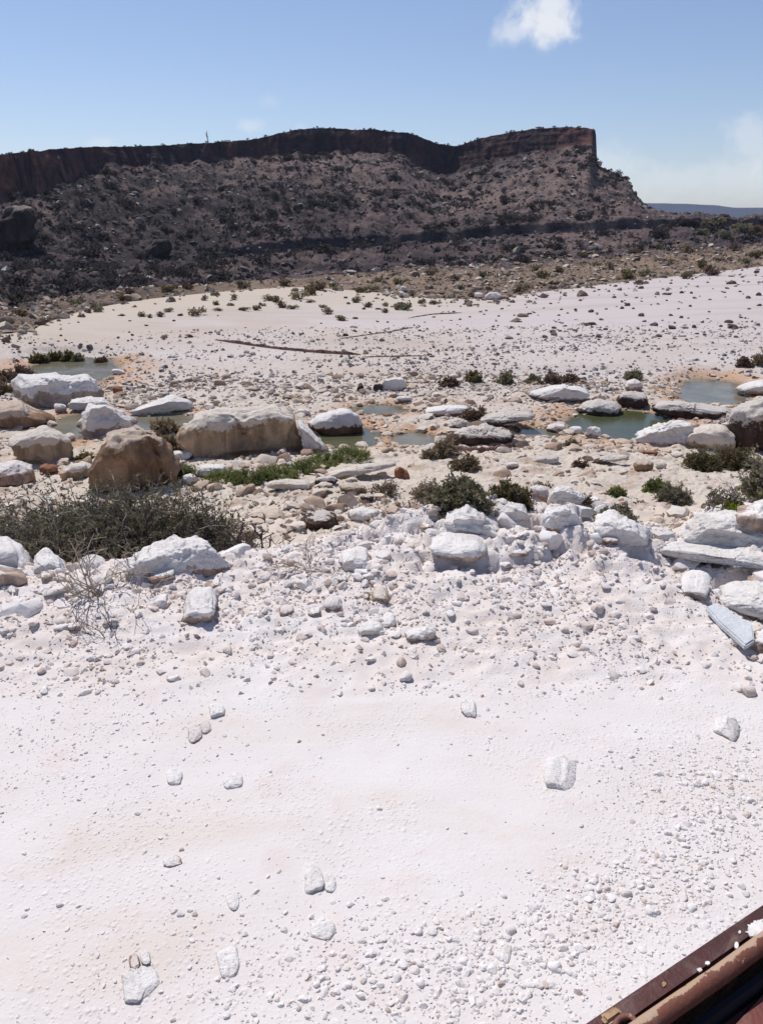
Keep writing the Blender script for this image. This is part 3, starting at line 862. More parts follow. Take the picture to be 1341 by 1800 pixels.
    if crack:
        cl_ = []
        for (px, py) in crack:
            d = ray(px, py); qq = O_ + d * (rc / (d @ ay)); cl_.append([(qq - C0) @ ax - c[0], qq[2] - c[1]])
        A_, B_ = np.array(cl_[0]), np.array(cl_[1]); e = B_ - A_
        rp_ = P[:, [0, 2]] - A_ + 0.02 * size * pn3(q * 2.5)[:, None]
        tt = np.clip((rp_ @ e) / (e @ e), 0, 1); dd = np.linalg.norm(rp_ - tt[:, None] * e, axis=1)
        P[:, 1] += np.where(v[:, 1] < 0.1, 0.055 * size * np.exp(-(dd / (0.022 * size)) ** 2), 0)
        side = (rp_[:, 0] * e[1] - rp_[:, 1] * e[0]) > 0
        P[:, 1] += np.where((v[:, 1] < 0.1) & side, 0.03 * size * np.exp(-(dd / (0.25 * size)) ** 2), 0)
    zr = (P[:, 2] - P[:, 2].min()) / (np.ptp(P[:, 2]) + 1e-9)
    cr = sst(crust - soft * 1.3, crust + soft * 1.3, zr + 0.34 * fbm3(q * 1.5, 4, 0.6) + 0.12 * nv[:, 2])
    # origin at the foot
    base = P[:, 2].min()
    P[:, 2] -= base
    me = mesh_from(name, P, [f], [M[mat]], smooth=True, attrs=dict(crust=cr))
    w = C0 + ax * c[0]
    ob = link(name, me, loc=(w[0], w[1], c[1] + base), rotz=-az)
    if tilt: ob.rotation_euler[1] = tilt
    return tag(ob, label, cat, group)

W_, T_, B_, P_, K_, D_ = 'r_white', 'r_tan', 'r_brown', 'r_pink', 'r_bank', 'r_dark'
# ---- the big boulders in and beside the creek
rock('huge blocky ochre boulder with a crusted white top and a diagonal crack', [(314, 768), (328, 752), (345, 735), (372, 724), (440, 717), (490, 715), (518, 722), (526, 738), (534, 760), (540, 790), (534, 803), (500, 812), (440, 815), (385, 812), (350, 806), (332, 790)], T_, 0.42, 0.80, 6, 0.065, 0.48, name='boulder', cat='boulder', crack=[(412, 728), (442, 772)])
rock('sloping white wedge of rock leaning on the right end of the huge ochre boulder', [(524, 738), (540, 752), (560, 775), (579, 795), (560, 806), (530, 806)], W_, 0.9, 0.25, 4, 0.04, name='boulder', cat='boulder')
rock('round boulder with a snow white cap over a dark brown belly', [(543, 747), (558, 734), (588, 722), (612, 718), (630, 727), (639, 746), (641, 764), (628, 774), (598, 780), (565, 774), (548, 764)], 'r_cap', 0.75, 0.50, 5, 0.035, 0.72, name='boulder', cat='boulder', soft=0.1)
rock('pointed brown boulder leaning behind the big thorn bush', [(150, 846), (156, 822), (176, 795), (190, 768), (206, 753), (240, 747), (262, 752), (275, 768), (295, 790), (308, 820), (317, 866), (300, 876), (250, 878), (190, 870), (158, 862)], B_, 0.55, 0.92, 6, 0.07, 0.55, name='boulder', cat='boulder', soft=0.1, crack=[(262, 756), (298, 862)])
rock('smooth tan boulder with a white top, left of the pointed brown boulder', [(12, 776), (26, 763), (55, 757), (76, 752), (98, 757), (120, 768), (129, 786), (125, 804), (105, 817), (75, 824), (45, 816), (24, 800)], T_, 0.6, 0.68, 6, 0.05, 0.62, name='boulder', cat='boulder', soft=0.1)
rock('long flat white boulder with a square pinkish left end beside the left pool', [(27, 678), (38, 664), (90, 662), (130, 664), (166, 658), (184, 667), (200, 684), (192, 697), (150, 702), (112, 714), (95, 720), (60, 718), (34, 706), (27, 692)], W_, 0.5, 0.55, 5, 0.06, 0.5, name='boulder', cat='boulder')
rock('low rusty boulder with a pale lumpy back at the left edge', [(-50, 722), (-20, 708), (0, 706), (38, 706), (62, 720), (90, 731), (106, 743), (100, 753), (60, 758), (0, 757), (-50, 752)], B_, 0.5, 0.66, 5, 0.055, 0.6, name='boulder', cat='boulder')
rock('white tent shaped boulder just behind the pointed brown boulder', [(130, 760), (144, 736), (165, 716), (185, 709), (206, 715), (226, 730), (243, 750), (202, 767), (162, 774), (140, 769)], W_, 0.6, 0.42, 5, 0.05, 0.65, name='boulder', cat='boulder')
rock('low white cracked slab between the pools at left', [(226, 724), (262, 712), (300, 698), (330, 706), (342, 719), (300, 730), (250, 733)], W_, 0.45, 0.2, 5, 0.06, 0.6)
rock('small tan ledge wedged against the left foot of the pointed brown boulder', [(104, 832), (125, 818), (152, 816), (158, 838), (132, 848), (108, 842)], T_, 0.6, 0.72, 4)
rock('low greyish pink hump of rock above the thorn bush at the left edge', [(-20, 830), (0, 815), (30, 812), (58, 822), (66, 842), (40, 856), (-20, 858)], P_, 0.7, 0.7, 4, 0.07)
rock('dark red rubble block under the smooth tan boulder', (66, 815, 104, 838), 'r_red', 0.8, 1.3, 4, 0.08)
rock('pebbly pale rock at the foot of the long flat white boulder', (95, 709, 118, 728), P_, 0.9, 0.5, 4, 0.06)
rock('broken white shelf at the right foot of the long flat white boulder', (112, 698, 196, 726), W_, 0.6, 0.3, 4, 0.09)
rock('flat pale stone lying in the shallow left pool', (122, 642, 150, 648), W_, 0.5, 0.2, 3)
rock('flat pale stone on the right shore of the left pool', (196, 648, 220, 660), W_, 0.6, 0.3, 3)
rock('small dark red stone beside the tail of the long flat white boulder', (197, 678, 218, 692), 'r_red', 0.8, 1.3, 3)
# ---- creek middle and right
rock('low white slab with a red underside left of the grey dry bush', [(731, 724), (760, 716), (800, 711), (826, 712), (832, 720), (800, 729), (752, 732)], W_, 0.5, 0.4, 4, 0.045)
rock('crusted flat rock left end of the dark crusted ledges', [(779, 748), (795, 738), (815, 736), (828, 746), (822, 753), (790, 753)], D_, 0.7, 0.5, 5, 0.13)
rock('long crusted ledge with undercut shade painted black', [(824, 748), (850, 732), (900, 722), (940, 722), (938, 734), (905, 740), (870, 752), (830, 755)], D_, 0.5, 0.55, 5, 0.13)
rock('crusted oval rock right of the painted black undercut', [(865, 748), (880, 738), (905, 738), (910, 748), (890, 756), (870, 754)], D_, 0.8, 0.5, 5, 0.13)
rock('broad crusted slab standing on a red earth bank', [(785, 776), (812, 757), (850, 748), (880, 758), (902, 766), (904, 780), (870, 786), (830, 788), (795, 786)], 'r_dark', 0.55, 0.62, 5, 0.13)
rock('big smooth white slab split in two by the creek', [(928, 697), (960, 686), (985, 677), (1020, 678), (1046, 690), (1044, 702), (1000, 708), (965, 711), (938, 706)], W_, 0.5, 0.3, 5, 0.05)
rock('white topped boulder overhanging the green pool with its underside shade painted black', [(1008, 724), (1024, 708), (1050, 703), (1080, 708), (1093, 719), (1080, 734), (1050, 741), (1020, 737)], D_, 0.7, 0.55, 5, 0.05)
rock('round pale boulder perched on a dark one beside a bush', [(1096, 680), (1102, 669), (1114, 666), (1126, 670), (1130, 682), (1124, 691), (1100, 690)], P_, 0.9, 0.45, 4, 0.03, 0.75, name='boulder', cat='boulder')
rock('dark brown boulder under the round pale one', [(1084, 702), (1096, 690), (1120, 688), (1136, 694), (1141, 710), (1128, 722), (1096, 720)], D_, 0.8, 0.72, 4, 0.06, name='boulder', cat='boulder')
rock('long low ledge with undercut shade painted black along the green pool', [(1134, 722), (1150, 710), (1190, 708), (1240, 716), (1290, 724), (1294, 732), (1262, 740), (1200, 740), (1160, 732)], D_, 0.35, 0.62, 5, 0.13, 0.5)
rock('rough grey slab sloping into the green pool', [(1112, 764), (1150, 748), (1185, 737), (1212, 742), (1216, 760), (1200, 785), (1170, 782), (1140, 778)], W_, 0.6, 0.25, 5, 0.09)
rock('smooth cream block in front of the dark ledge at right', [(1200, 778), (1212, 755), (1235, 745), (1275, 745), (1290, 760), (1292, 785), (1260, 795), (1215, 791)], T_, 0.6, 0.45, 5, 0.035, 0.5)
rock('tall dark brown boulder cut off by the right edge', [(1270, 775), (1272, 745), (1284, 724), (1310, 708), (1350, 694), (1420, 700), (1440, 760), (1420, 810), (1330, 806), (1280, 800)], D_, 0.6, 0.62, 6, 0.11, 0.5, soft=0.35, name='boulder', cat='boulder')
rock('pale flat rock lying in the broad grey pool at the right edge', [(1282, 692), (1300, 677), (1341, 668), (1390, 670), (1390, 698), (1320, 700)], W_, 0.5, 0.45, 5, 0.05)
rock('grey tan stone beside two white cobbles near the green pool', (958, 744, 994, 766), P_, 0.8, 0.4, 4, 0.04)
rock('bright white oval cobble, left of a pair', (994, 748, 1026, 764), W_, 0.8, 0.15, 4, 0.02, 0.78)
rock('white cobble with a dark foot, right of a pair', (1026, 747, 1054, 774), W_, 0.8, 0.5, 4, 0.04, 0.75)
rock('rust red stone alone on the pale rock shelf', [(692, 838), (694, 826), (703, 820), (716, 828), (721, 838), (712, 843)], 'r_red', 0.8, 1.3, 4, 0.05)
rock('brown stone with a pale cap on the pale shelf', [(1112, 818), (1120, 808), (1140, 808), (1150, 818), (1146, 828), (1118, 828)], B_, 0.8, 0.85, 4, 0.05)
rock('flat cream stone right of the brown capped stone', (1150, 811, 1172, 826), T_, 0.7, 0.35, 4, 0.04)
rock('thin dark slab above the brown capped stone on the pale shelf', (1124, 791, 1158, 801), 'r_red', 0.5, 0.9, 4, 0.06)
rock('low dark ledge running across the pale shelf', [(1036, 813), (1060, 802), (1110, 796), (1110, 803), (1072, 809), (1046, 818)], D_, 0.35, 0.5, 4, 0.08, name='ledge')
rock('flaky grey stones heaped on the pale shelf', (932, 800, 986, 817), D_, 0.7, 0.3, 4, 0.10)
rock('grey stone with a pale rim alone on the pale shelf', (888, 811, 912, 825), P_, 0.7, 0.5, 4, 0.06)
rock('dark pitted hummock on the slope under the green plants', (553, 836, 594, 853), D_, 0.6, 0.75, 4, 0.10)
rock('broad brown hummock on the slope left of the wispy dry shrub', (596, 850, 646, 870), B_, 0.6, 0.7, 4, 0.10)
rock('dark knob of rock beside the broad brown hummock', (632, 868, 660, 884), D_, 0.8, 0.9, 4, 0.10)
rock('long cream ledge at the edge of the pale shelf', [(560, 842), (600, 826), (660, 815), (690, 812), (692, 820), (640, 832), (590, 846)], T_, 0.3, 0.3, 5, 0.07, name='ledge')
rock('cracked cream ledge below the green plants', (470, 842, 548, 862), T_, 0.5, 0.3, 5, 0.08, name='ledge')
rock('white ledge at the left foot of the huge ochre boulder', (345, 815, 402, 842), W_, 0.6, 0.3, 5, 0.06, name='ledge')
rock('white block touching the pointed brown boulder on its right', (318, 832, 352, 856), W_, 0.7, 0.3, 4, 0.07)
rock('white slab under the left end of the huge ochre boulder', (303, 790, 342, 812), W_, 0.7, 0.2, 4, 0.06)
rock('white patched slab on the far gravel bank', (667, 662, 717, 690), W_, 0.6, 0.05, 4, 0.04)
rock('dark block touching the white patched slab', (655, 674, 673, 690), 'r_hill', 0.8, 1.2, 3, 0.06)
rock('small dark stone left of the dark block by the white patched slab', (628, 677, 640, 690), 'r_hill', 0.8, 1.2, 3, 0.06)
rock('flat pale stone with a grey side near the thin puddle', (694, 696, 724, 710), P_, 0.7, 0.5, 3, 0.04)
rock('small white and brown stone behind the round capped boulder', (522, 718, 546, 732), P_, 0.7, 0.5, 3, 0.04)
rock('hollow broken rock with its cave shade painted dark, facing the road', [(525, 925), (538, 906), (570, 898), (592, 905), (590, 918), (560, 932), (535, 936)], D_, 0.8, 0.9, 4, 0.10)  # no cave is shaped; its shade is the dark rock colour
rock('white slab below the hollow dark rock', (605, 893, 668, 918), W_, 0.6, 0.2, 4, 0.05)
rock('white flat rock beside the grey green bush', [(960, 872), (968, 858), (1000, 860), (1030, 872), (1020, 882), (975, 884)], W_, 0.6, 0.2, 4, 0.05)
rock('grey brown rock between the grey green bush and the white flat rock', (928, 852, 966, 876), P_, 0.8, 0.6, 4, 0.06)
rock('larger of a pair of cream boulders at the foot of the far bank', [(849, 522), (858, 514), (872, 513), (883, 521), (878, 529), (855, 529)], P_, 0.8, 0.35, 4, 0.03, 0.75, name='boulder', cat='boulder')
rock('smaller of a pair of cream boulders at the foot of the far bank', (832, 513, 850, 527), P_, 0.8, 0.35, 3, 0.03, 0.75, name='boulder', cat='boulder')
rock('pale round boulder on the sandy far bank', (702, 503, 717, 516), P_, 0.8, 0.4, 3, 0.03, 0.75, name='boulder', cat='boulder')
rock('massive dark fallen block under the left end of the cliff', [(-20, 452), (-10, 400), (10, 372), (30, 361), (48, 366), (58, 384), (60, 410), (50, 440), (20, 458)], 'r_hill', 0.8, 1.0, 5, 0.10, 0.6, name='boulder', cat='boulder')
rock('dark hooded block with a black hollow half way up the slope', [(248, 455), (256, 440), (278, 424), (296, 420), (302, 436), (292, 452), (268, 458)], 'r_hill', 0.8, 1.2, 4, 0.10, 0.6, name='boulder', cat='boulder')
rock('reddish block on the ledge of the lower slope', (898, 392, 916, 408), 'r_dark', 0.8, 1.2, 3, 0.08, name='boulder', cat='boulder')

# ---- rocks along the edge of the road
rock('big white boulder at the left edge of the road', [(-45, 958), (-10, 944), (18, 946), (40, 965), (58, 988), (60, 1002), (40, 1006), (-40, 1004)], K_, 0.7, 0.3, 5, 0.05)
rock('smooth tan boulder in front of the big white one', [(-40, 998), (0, 993), (30, 999), (50, 1014), (30, 1027), (-10, 1031), (-40, 1028)], K_, 0.6, 0.98, 5, 0.035)
rock('lumpy white rock right of the big white boulder', [(58, 990), (72, 974), (84, 969), (100, 980), (122, 996), (118, 1004), (66, 1003)], K_, 0.7, 0.25, 4, 0.09)
rock('white flat topped rock before the thorn bush', [(128, 1000), (150, 982), (172, 982), (188, 992), (184, 1003), (140, 1004)], K_, 0.7, 0.2, 4, 0.06)
rock('small tan cobble below the lumpy white rock', (69, 1005, 98, 1023), K_, 0.8, 0.95, 4, 0.05)
rock('small pinkish cobble beside the small tan cobble', (98, 1008, 118, 1024), P_, 0.8, 0.8, 4, 0.05)
rock('wide white rock mass at the brink beneath the thorn bush', [(228, 996), (250, 972), (280, 962), (312, 955), (360, 951), (384, 965), (402, 986), (396, 1002), (330, 1008), (260, 1008)], K_, 0.5, 0.25, 5, 0.07)
rock('tan slab with a shadowed hollow under it and dry stalks in front', [(253, 1014), (270, 1011), (306, 1000), (308, 1012), (300, 1026), (262, 1030)], K_, 0.7, 0.82, 4, 0.05)
rock('flat pink slab above the hollow tan slab', (276, 990, 310, 1004), P_, 0.7, 0.6, 4, 0.05)
rock('tan block with a dark foot in the white rock mass', [(317, 990), (336, 983), (345, 992), (342, 1002), (322, 1001)], K_, 0.8, 0.85, 4, 0.06)
rock('tan wedge at the right foot of the white rock mass', [(358, 1026), (386, 1014), (390, 1024), (374, 1034)], K_, 0.8, 0.85, 4, 0.05)
rock('pitted white block with a pink right side and dark foot', [(318, 1080), (326, 1058), (344, 1044), (376, 1040), (387, 1052), (386, 1080), (366, 1090), (340, 1099), (324, 1094)], K_, 0.7, 0.55, 5, 0.06)
rock('pointed pink stone left of the pitted white block', (268, 1048, 294, 1068), P_, 0.8, 0.75, 4, 0.06)
rock('broad angular white rock at the crest', [(762, 935), (788, 905), (820, 884), (850, 902), (882, 916), (896, 930), (850, 946), (790, 946)], W_, 0.7, 0.15, 5, 0.06)
rock('smooth rounded white rock at the crest beside the angular one', [(855, 897), (868, 882), (895, 878), (920, 890), (932, 912), (915, 928), (878, 918)], W_, 0.8, 0.15, 5, 0.03)
rock('flat bluish white slab with a brown broken front edge', [(742, 950), (785, 942), (840, 948), (854, 966), (846, 986), (826, 1001), (800, 991), (778, 977), (755, 964)], K_, 0.8, 0.5, 5, 0.05, 0.45)
rock('arched tan stone right of the bluish slab', [(886, 982), (896, 968), (916, 963), (930, 970), (929, 982), (912, 984)], K_, 0.7, 0.75, 4, 0.06)
rock('honey coloured lumpy stone in the gravel slope', [(652, 1048), (658, 1036), (672, 1032), (683, 1042), (680, 1056), (662, 1060)], T_, 0.8, 0.8, 4, 0.07)
rock('small ochre chip beside the honey coloured stone', (636, 1042, 651, 1055), T_, 0.8, 0.95, 3, 0.06)
rock('low white slab below the honey coloured stone', (628, 1088, 676, 1119), K_, 0.7, 0.25, 4, 0.05)
rock('grey notched rock right of the low white slab', (664, 1076, 696, 1106), K_, 0.8, 0.5, 4, 0.09)
rock('pinkish jagged rock sunk in the gravel', (714, 1100, 776, 1127), K_, 0.7, 0.55, 4, 0.08)
rock('pale stone with a rust brown foot, largest of the middle gravel', (568, 1046, 604, 1074), P_, 0.8, 0.6, 4, 0.06)
rock('rust footed stone left of the largest middle one', (540, 1068, 566, 1086), K_, 0.8, 0.75, 4, 0.06)
rock('smooth grey pink pebble at the left of the middle gravel', (490, 1064, 518, 1083), P_, 0.8, 0.75, 4, 0.05)
rock('tan flat stone on the gravel crest', (585, 1012, 614, 1026), K_, 0.8, 0.8, 4, 0.05)
rock('white pillow of rock at the gravel crest', (596, 964, 650, 1006), K_, 0.7, 0.15, 4, 0.06)
rock('cream block with a brown side behind the bluish slab', [(735, 935), (742, 920), (758, 912), (770, 922), (764, 938)], K_, 0.8, 0.7, 4, 0.07)
rock('white hump of rock breaking the crest right of the rounded one', [(944, 918), (958, 896), (984, 884), (1010, 896), (1024, 920), (1000, 934), (960, 934)], K_, 0.7, 0.15, 4, 0.06)
rock('broad white swell of rock left of the notch', [(1030, 940), (1044, 912), (1075, 904), (1110, 916), (1140, 938), (1150, 956), (1090, 960), (1050, 958)], K_, 0.6, 0.15, 5, 0.06)
rock('pink flat rock face on the white swell', (1056, 938, 1088, 962), P_, 0.6, 0.7, 4, 0.05)
# the layered outcrop at right
rock('top layer of the white outcrop at right, cracked and smooth', [(1168, 948), (1186, 920), (1204, 903), (1240, 897), (1290, 899), (1341, 905), (1420, 910), (1420, 965), (1330, 972), (1230, 968)], W_, 0.4, 0.1, 5, 0.06, 0.5, name='outcrop', cat='outcrop')
rock('middle layer of the white outcrop at right, rough and stepped', [(1152, 1000), (1160, 970), (1182, 955), (1250, 956), (1341, 962), (1430, 970), (1430, 1024), (1330, 1020), (1240, 1018), (1180, 1014)], W_, 0.4, 0.1, 5, 0.06, 0.5, name='outcrop', cat='outcrop')
rock('lower layer of the white outcrop at right with brown gaps', [(1235, 1060), (1262, 1030), (1300, 1022), (1341, 1020), (1440, 1026), (1440, 1100), (1341, 1096), (1270, 1084)], W_, 0.4, 0.2, 5, 0.08, 0.5, name='outcrop', cat='outcrop')
rock('brown flat slab between layers of the outcrop', [(1284, 1030), (1310, 1024), (1350, 1023), (1400, 1028), (1400, 1038), (1330, 1040)], K_, 0.5, 1.2, 4, 0.05)
rock('white capped tan rock overhanging the dark gully', [(1194, 1036), (1198, 1018), (1212, 1011), (1236, 1012), (1247, 1026), (1246, 1046), (1240, 1060), (1214, 1062), (1200, 1052)], K_, 0.8, 0.58, 5, 0.05, 0.6, soft=0.08)
def blue_slab():
    out = [(1238, 1062), (1256, 1060), (1288, 1078), (1318, 1104), (1322, 1128), (1306, 1138), (1286, 1116), (1262, 1088)]
    P = np.array([ground_px(px, py + 16) for px, py in out]); up = np.array([0.05, 0.06, 0.08, 0.11, 0.09, 0.05, 0.08, 0.08])
    c = P.mean(0)
    zf = np.linalg.lstsq(np.column_stack([P[:, :2] - c[:2], np.ones(8)]), P[:, 2] + up, rcond=None)[0]
    z = (P[:, :2] - c[:2]) @ zf[:2] + zf[2]
    V = np.concatenate([np.column_stack([P[:, :2], z]), np.column_stack([P[:, :2], z - 0.045])]) - c
    n = 8; i_ = np.arange(n); k_ = (i_ + 1) % n
    bm = bmesh.new(); vs = [bm.verts.new(q) for q in V]
    top = bm.faces.new([vs[q] for q in range(n)][::-1]); bot = bm.faces.new([vs[n + q] for q in range(n)])
    for a, b in zip(i_, k_): bm.faces.new([vs[a], vs[b], vs[n + b], vs[n + a]])
    bmesh.ops.recalc_face_normals(bm, faces=bm.faces[:])
    bmesh.ops.bevel(bm, geom=bm.edges[:], offset=0.010, segments=2, affect='EDGES')
    me = bpy.data.meshes.new('flat_rock'); bm.to_mesh(me); bm.free()
    me.materials.append(M['r_blue'])
    at = me.attributes.new('crust', 'FLOAT', 'POINT'); at.data.foreach_set('value', np.ones(len(me.vertices), np.float32))
    tag(link('flat_rock', me, loc=c), 'smooth thin blue grey slab tilted along the dark gully at right', 'rock')
blue_slab()
rock('pinkish boulder at the low end of the dark gully', [(1308, 1128), (1312, 1112), (1330, 1102), (1360, 1100), (1392, 1110), (1392, 1150), (1350, 1152), (1318, 1142)], K_, 0.7, 0.75, 5, 0.06)
rock('white and brown lumpy rock topping the outcrop at the right edge', [(1286, 905), (1292, 890), (1320, 880), (1350, 870), (1420, 866), (1420, 945), (1350, 948), (1332, 925), (1310, 908)], K_, 0.5, 0.65, 5, 0.08)
rock('grey lumpy stone on the sloping bluish slab', (1312, 1068, 1330, 1090), K_, 0.8, 0.5, 4, 0.07)
# stones lying on the road
rock('large white angular stone alone on the right of the road', [(955, 1345), (962, 1328), (976, 1326), (996, 1340), (1006, 1362), (1016, 1378), (1006, 1390), (988, 1384), (966, 1370)], K_, 0.7, 0.35, 5, 0.06)
rock('white stone with a small pit beside it at left of the road', (292, 1352, 326, 1380), K_, 0.8, 0.4, 4, 0.06)
rock('square white stone right of the pitted spot', (392, 1356, 428, 1386), K_, 0.8, 0.35, 4, 0.06)
rock('half buried pale stone at the right edge of the road', (1248, 1262, 1297, 1300), K_, 0.8, 0.45, 4, 0.04)
rock('long upright white stone in the middle of the road', [(530, 1560), (534, 1528), (544, 1508), (560, 1506), (569, 1518), (566, 1545), (556, 1566), (542, 1570)], K_, 0.6, 0.3, 4, 0.05)
rock('small white stone beside the long upright one', (568, 1538, 592, 1572), K_, 0.7, 0.3, 4, 0.04)
rock('smooth white egg shaped cobble in the middle of the road', (544, 1617, 593, 1656), K_, 0.8, 0.2, 4, 0.02, 0.8)
rock('flat buried white cobble lower left of the egg shaped one', (380, 1678, 426, 1716), K_, 0.8, 0.2, 4, 0.02, 0.8)
rock('pale pebble with a dark rim left of the egg shaped one', (395, 1572, 426, 1602), K_, 0.8, 0.4, 4, 0.05)
rock('white splinter with a rust foot on the road', [(808, 1236), (816, 1230), (832, 1240), (838, 1256), (826, 1263), (816, 1250)], K_, 0.7, 0.45, 4, 0.05)
rock('wide flat stone nearly covered with dust at the lower left', (212, 1714, 280, 1762), K_, 0.8, 0.1, 4, 0.02, 0.8, lift=-0.004)
rock('small grey tipped stone at the lower left', (286, 1504, 326, 1524), K_, 0.7, 0.5, 4, 0.08)
rock('round cobble among gravel above the truck rail', (868, 1664, 902, 1694), K_, 0.8, 0.3, 4, 0.03, 0.75)
rock('pale stone at the upper left with a cluster of chips', (365, 1236, 398, 1264), K_, 0.8, 0.35, 4, 0.05)
rock('pair of touching pale chips left of the road middle, the larger', (330, 1276, 356, 1306), P_, 0.8, 0.6, 4, 0.07)
rock('pair of touching pale chips left of the road middle, the smaller', (352, 1268, 372, 1292), P_, 0.8, 0.6, 4, 0.07)
rock('reddish pair of stones low on the road, the larger one', (246, 1676, 266, 1702), K_, 0.8, 0.55, 4, 0.05, lift=0.010)
rock('reddish pair of stones low on the road, the smaller one', (228, 1686, 247, 1708), P_, 0.8, 0.8, 4, 0.05, lift=0.010)

# ------------------------------------------------------------------ loose stones
rngS = np.random.RandomState(99)
def stone_variants(level, n, flat=(0.5, 0.8), rough=0.12, facets=(0.55, 1.0), p=16, seed=3):
    out = []
    for i in range(n):
        r = np.random.RandomState(seed * 100 + i)
        v, f = ico(level)
        P = v * facet_radius(v, r, 13, facets[0], facets[1], 60)[:, None]
        if level > 1: P = P * (1 + rough * fbm3(P * 1.9 + r.uniform(0, 30), 3))[:, None]
        P = P * np.array([1.0, r.uniform(0.62, 1.0), r.uniform(*flat)])
        out.append((P, f))
    return out

def scatter_points(n, fn, reject=None):
    """fn() proposes (x, y); keeps n of them that reject lets pass, with their ground height."""
    out = []; tries = 0
    while len(out) < n and tries < n * 30:
        tries += 1
        x, y = fn()
        if reject is not None and not reject(x, y): continue
        z, nn = ground_z(x, y)
        out.append((x, y, z))
    return np.array(out)

def stuff_stones(name, pts, sizes, mat, variants, sink=0.25, smooth=True, fine=0.0, low=None):
    VV = []; FF = []; off = 0
    for i, (p, s) in enumerate(zip(pts, sizes)):
        v, f = variants[i % len(variants)] if s >= fine else low[i % len(low)]
        a = rngS.uniform(0, 6.283); ca, sa = math.cos(a), math.sin(a)
        t = rngS.uniform(-0.35, 0.35)
        q = v * s
        z = q[:, 2] + q[:, 0] * t; x = q[:, 0] - q[:, 2] * t
        VV.append(np.stack([x * ca - q[:, 1] * sa + p[0], x * sa + q[:, 1] * ca + p[1], z + p[2] + s * (0.5 - sink) * 0.6], 1))
        FF.append(f + off); off += len(v)
    me = mesh_from(name, np.concatenate(VV), [np.concatenate(FF)], [M[mat]], smooth=smooth)
    if smooth: me.set_sharp_from_angle(angle=math.radians(28))
    o = link(name, me); o['kind'] = 'stuff'
    return o

def stone_things(name, pts, sizes, mat, variants, label, cat, group, sink=0.25):
    mes = [mesh_from(name, v, [f], [M[mat]], smooth=True, attrs=None) for v, f in variants]
    for me in mes: me.set_sharp_from_angle(angle=math.radians(28))
    for i, (p, s) in enumerate(zip(pts, sizes)):
        if i < len(mes): o = link(name, mes[i])
        else:
            o = firsts[i % len(mes)].copy(); COL.objects.link(o)
        if i == 0: firsts = []
        if i < len(mes): firsts.append(o)
        o.location = (p[0], p[1], p[2] + s * (0.5 - sink) * 0.6)
        o.rotation_euler = (rngS.uniform(-0.35, 0.35), rngS.uniform(-0.35, 0.35), rngS.uniform(0, 6.283))
        o.scale = (s, s, s * rngS.uniform(0.8, 1.15))
        tag(o, label(p, s) if callable(label) else label, cat, group)

def chip_variants(n, flat, seed):
    """Sharp little chips: skewed eight-sided shards."""
    out = []
    f = np.array([[0, 2, 4], [2, 1, 4], [1, 3, 4], [3, 0, 4], [2, 0, 5], [1, 2, 5], [3, 1, 5], [0, 3, 5]])
    for i in range(n):
        r = np.random.RandomState(seed * 50 + i)
        v = np.array([[1, 0, 0], [-1, 0, 0], [0, 1, 0], [0, -1, 0], [0, 0, 1], [0, 0, -1]], float) + r.normal(0, 0.30, (6, 3))
        v[:, 1] *= r.uniform(0.6, 1.0); v[:, 2] *= r.uniform(*flat) * 1.15
        out.append((v * 1.05, f))
    return out
V1 = chip_variants(24, (0.32, 0.6), 4); V2 = stone_variants(2, 10, (0.45, 0.8)); V3 = stone_variants(3, 10, (0.45, 0.8))
V2f = stone_variants(2, 8, (0.3, 0.5), seed=5)

def plaw(n, lo, hi, a):
    u = rngS.rand(n)
    return (lo ** (1 - a) + u * (hi ** (1 - a) - lo ** (1 - a))) ** (1 / (1 - a))

def where3(t, a, b, l, m, r): return l if t < a else (m if t < b else r)
def lab_road(p, s):
    x, y = p[0], p[1]
    big = 'larger' if s > 0.02 else 'small'
    if x > 0.35 and swathe(x, y) > 0.35: return big + ' white pebble in the gravel swathe beside the truck rail'
    if y > 3.4: return big + ' pale pebble on the far side of the road, ' + where3(x, -0.9, 0.9, 'below the dead shrub', 'before the middle gravel', 'below the outcrop')
    return big + ' white pebble in the road dust, ' + where3(x / y, -0.12, 0.16, 'left of the long upright stone', 'around the egg shaped cobble', 'around the large angular stone')
def lab_bank(p, s):
    x, y = p[0], p[1]; yc = np.interp(x, CX_, CYC)
    return ('larger' if s > 0.034 else 'small') + ' pale loose stone ' + ('near the brink' if y > 0.5 * (3.9 + yc) else 'low on the rubble slope') + ', ' + where3(x, -1.2, 0.5, 'below the thorn bush', 'in the middle gravel', 'below the white crest rocks')
def lab_creek(p, s):
    t = math.atan2(p[0], p[1]); r = math.hypot(p[0], p[1])
    if r < 15: return 'loose stone on the rocky slope under the road, ' + where3(t, -0.12, 0.2, 'by the pointed boulder', 'by the grey green bush', 'by the feathery shrub')
    return ('larger' if s > 0.13 else 'small') + ' rubble stone by the creek, ' + where3(t, -0.10, 0.10, 'around the left boulders', 'around the crusted ledges', 'around the green pool')
def lab_bar(p, s):
    t = math.atan2(p[0], p[1])
    return ('larger' if s > 0.085 else 'small') + ' stone on the grey gravel bar, ' + where3(t, -0.15, 0.12, 'beyond the left pool', 'before the long earth bank', 'beyond the split white slab')
def lab_dark(p, s):
    t = math.atan2(p[0], p[1])
    return ('larger' if s > 0.14 else 'small') + ' dark stone on the sand flat, ' + where3(t, -0.12, 0.18, 'left of the long earth bank', 'around the thin scarp lines', 'on its open right part')
def lab_foot(p, s):
    t = math.atan2(p[0], p[1])
    return ('larger' if s > 0.24 else 'small') + ' loose block at the foot of the hill, ' + where3(t, -0.18, 0.06, 'under the massive fallen block', 'behind the tan sand', 'around the pair of cream boulders')
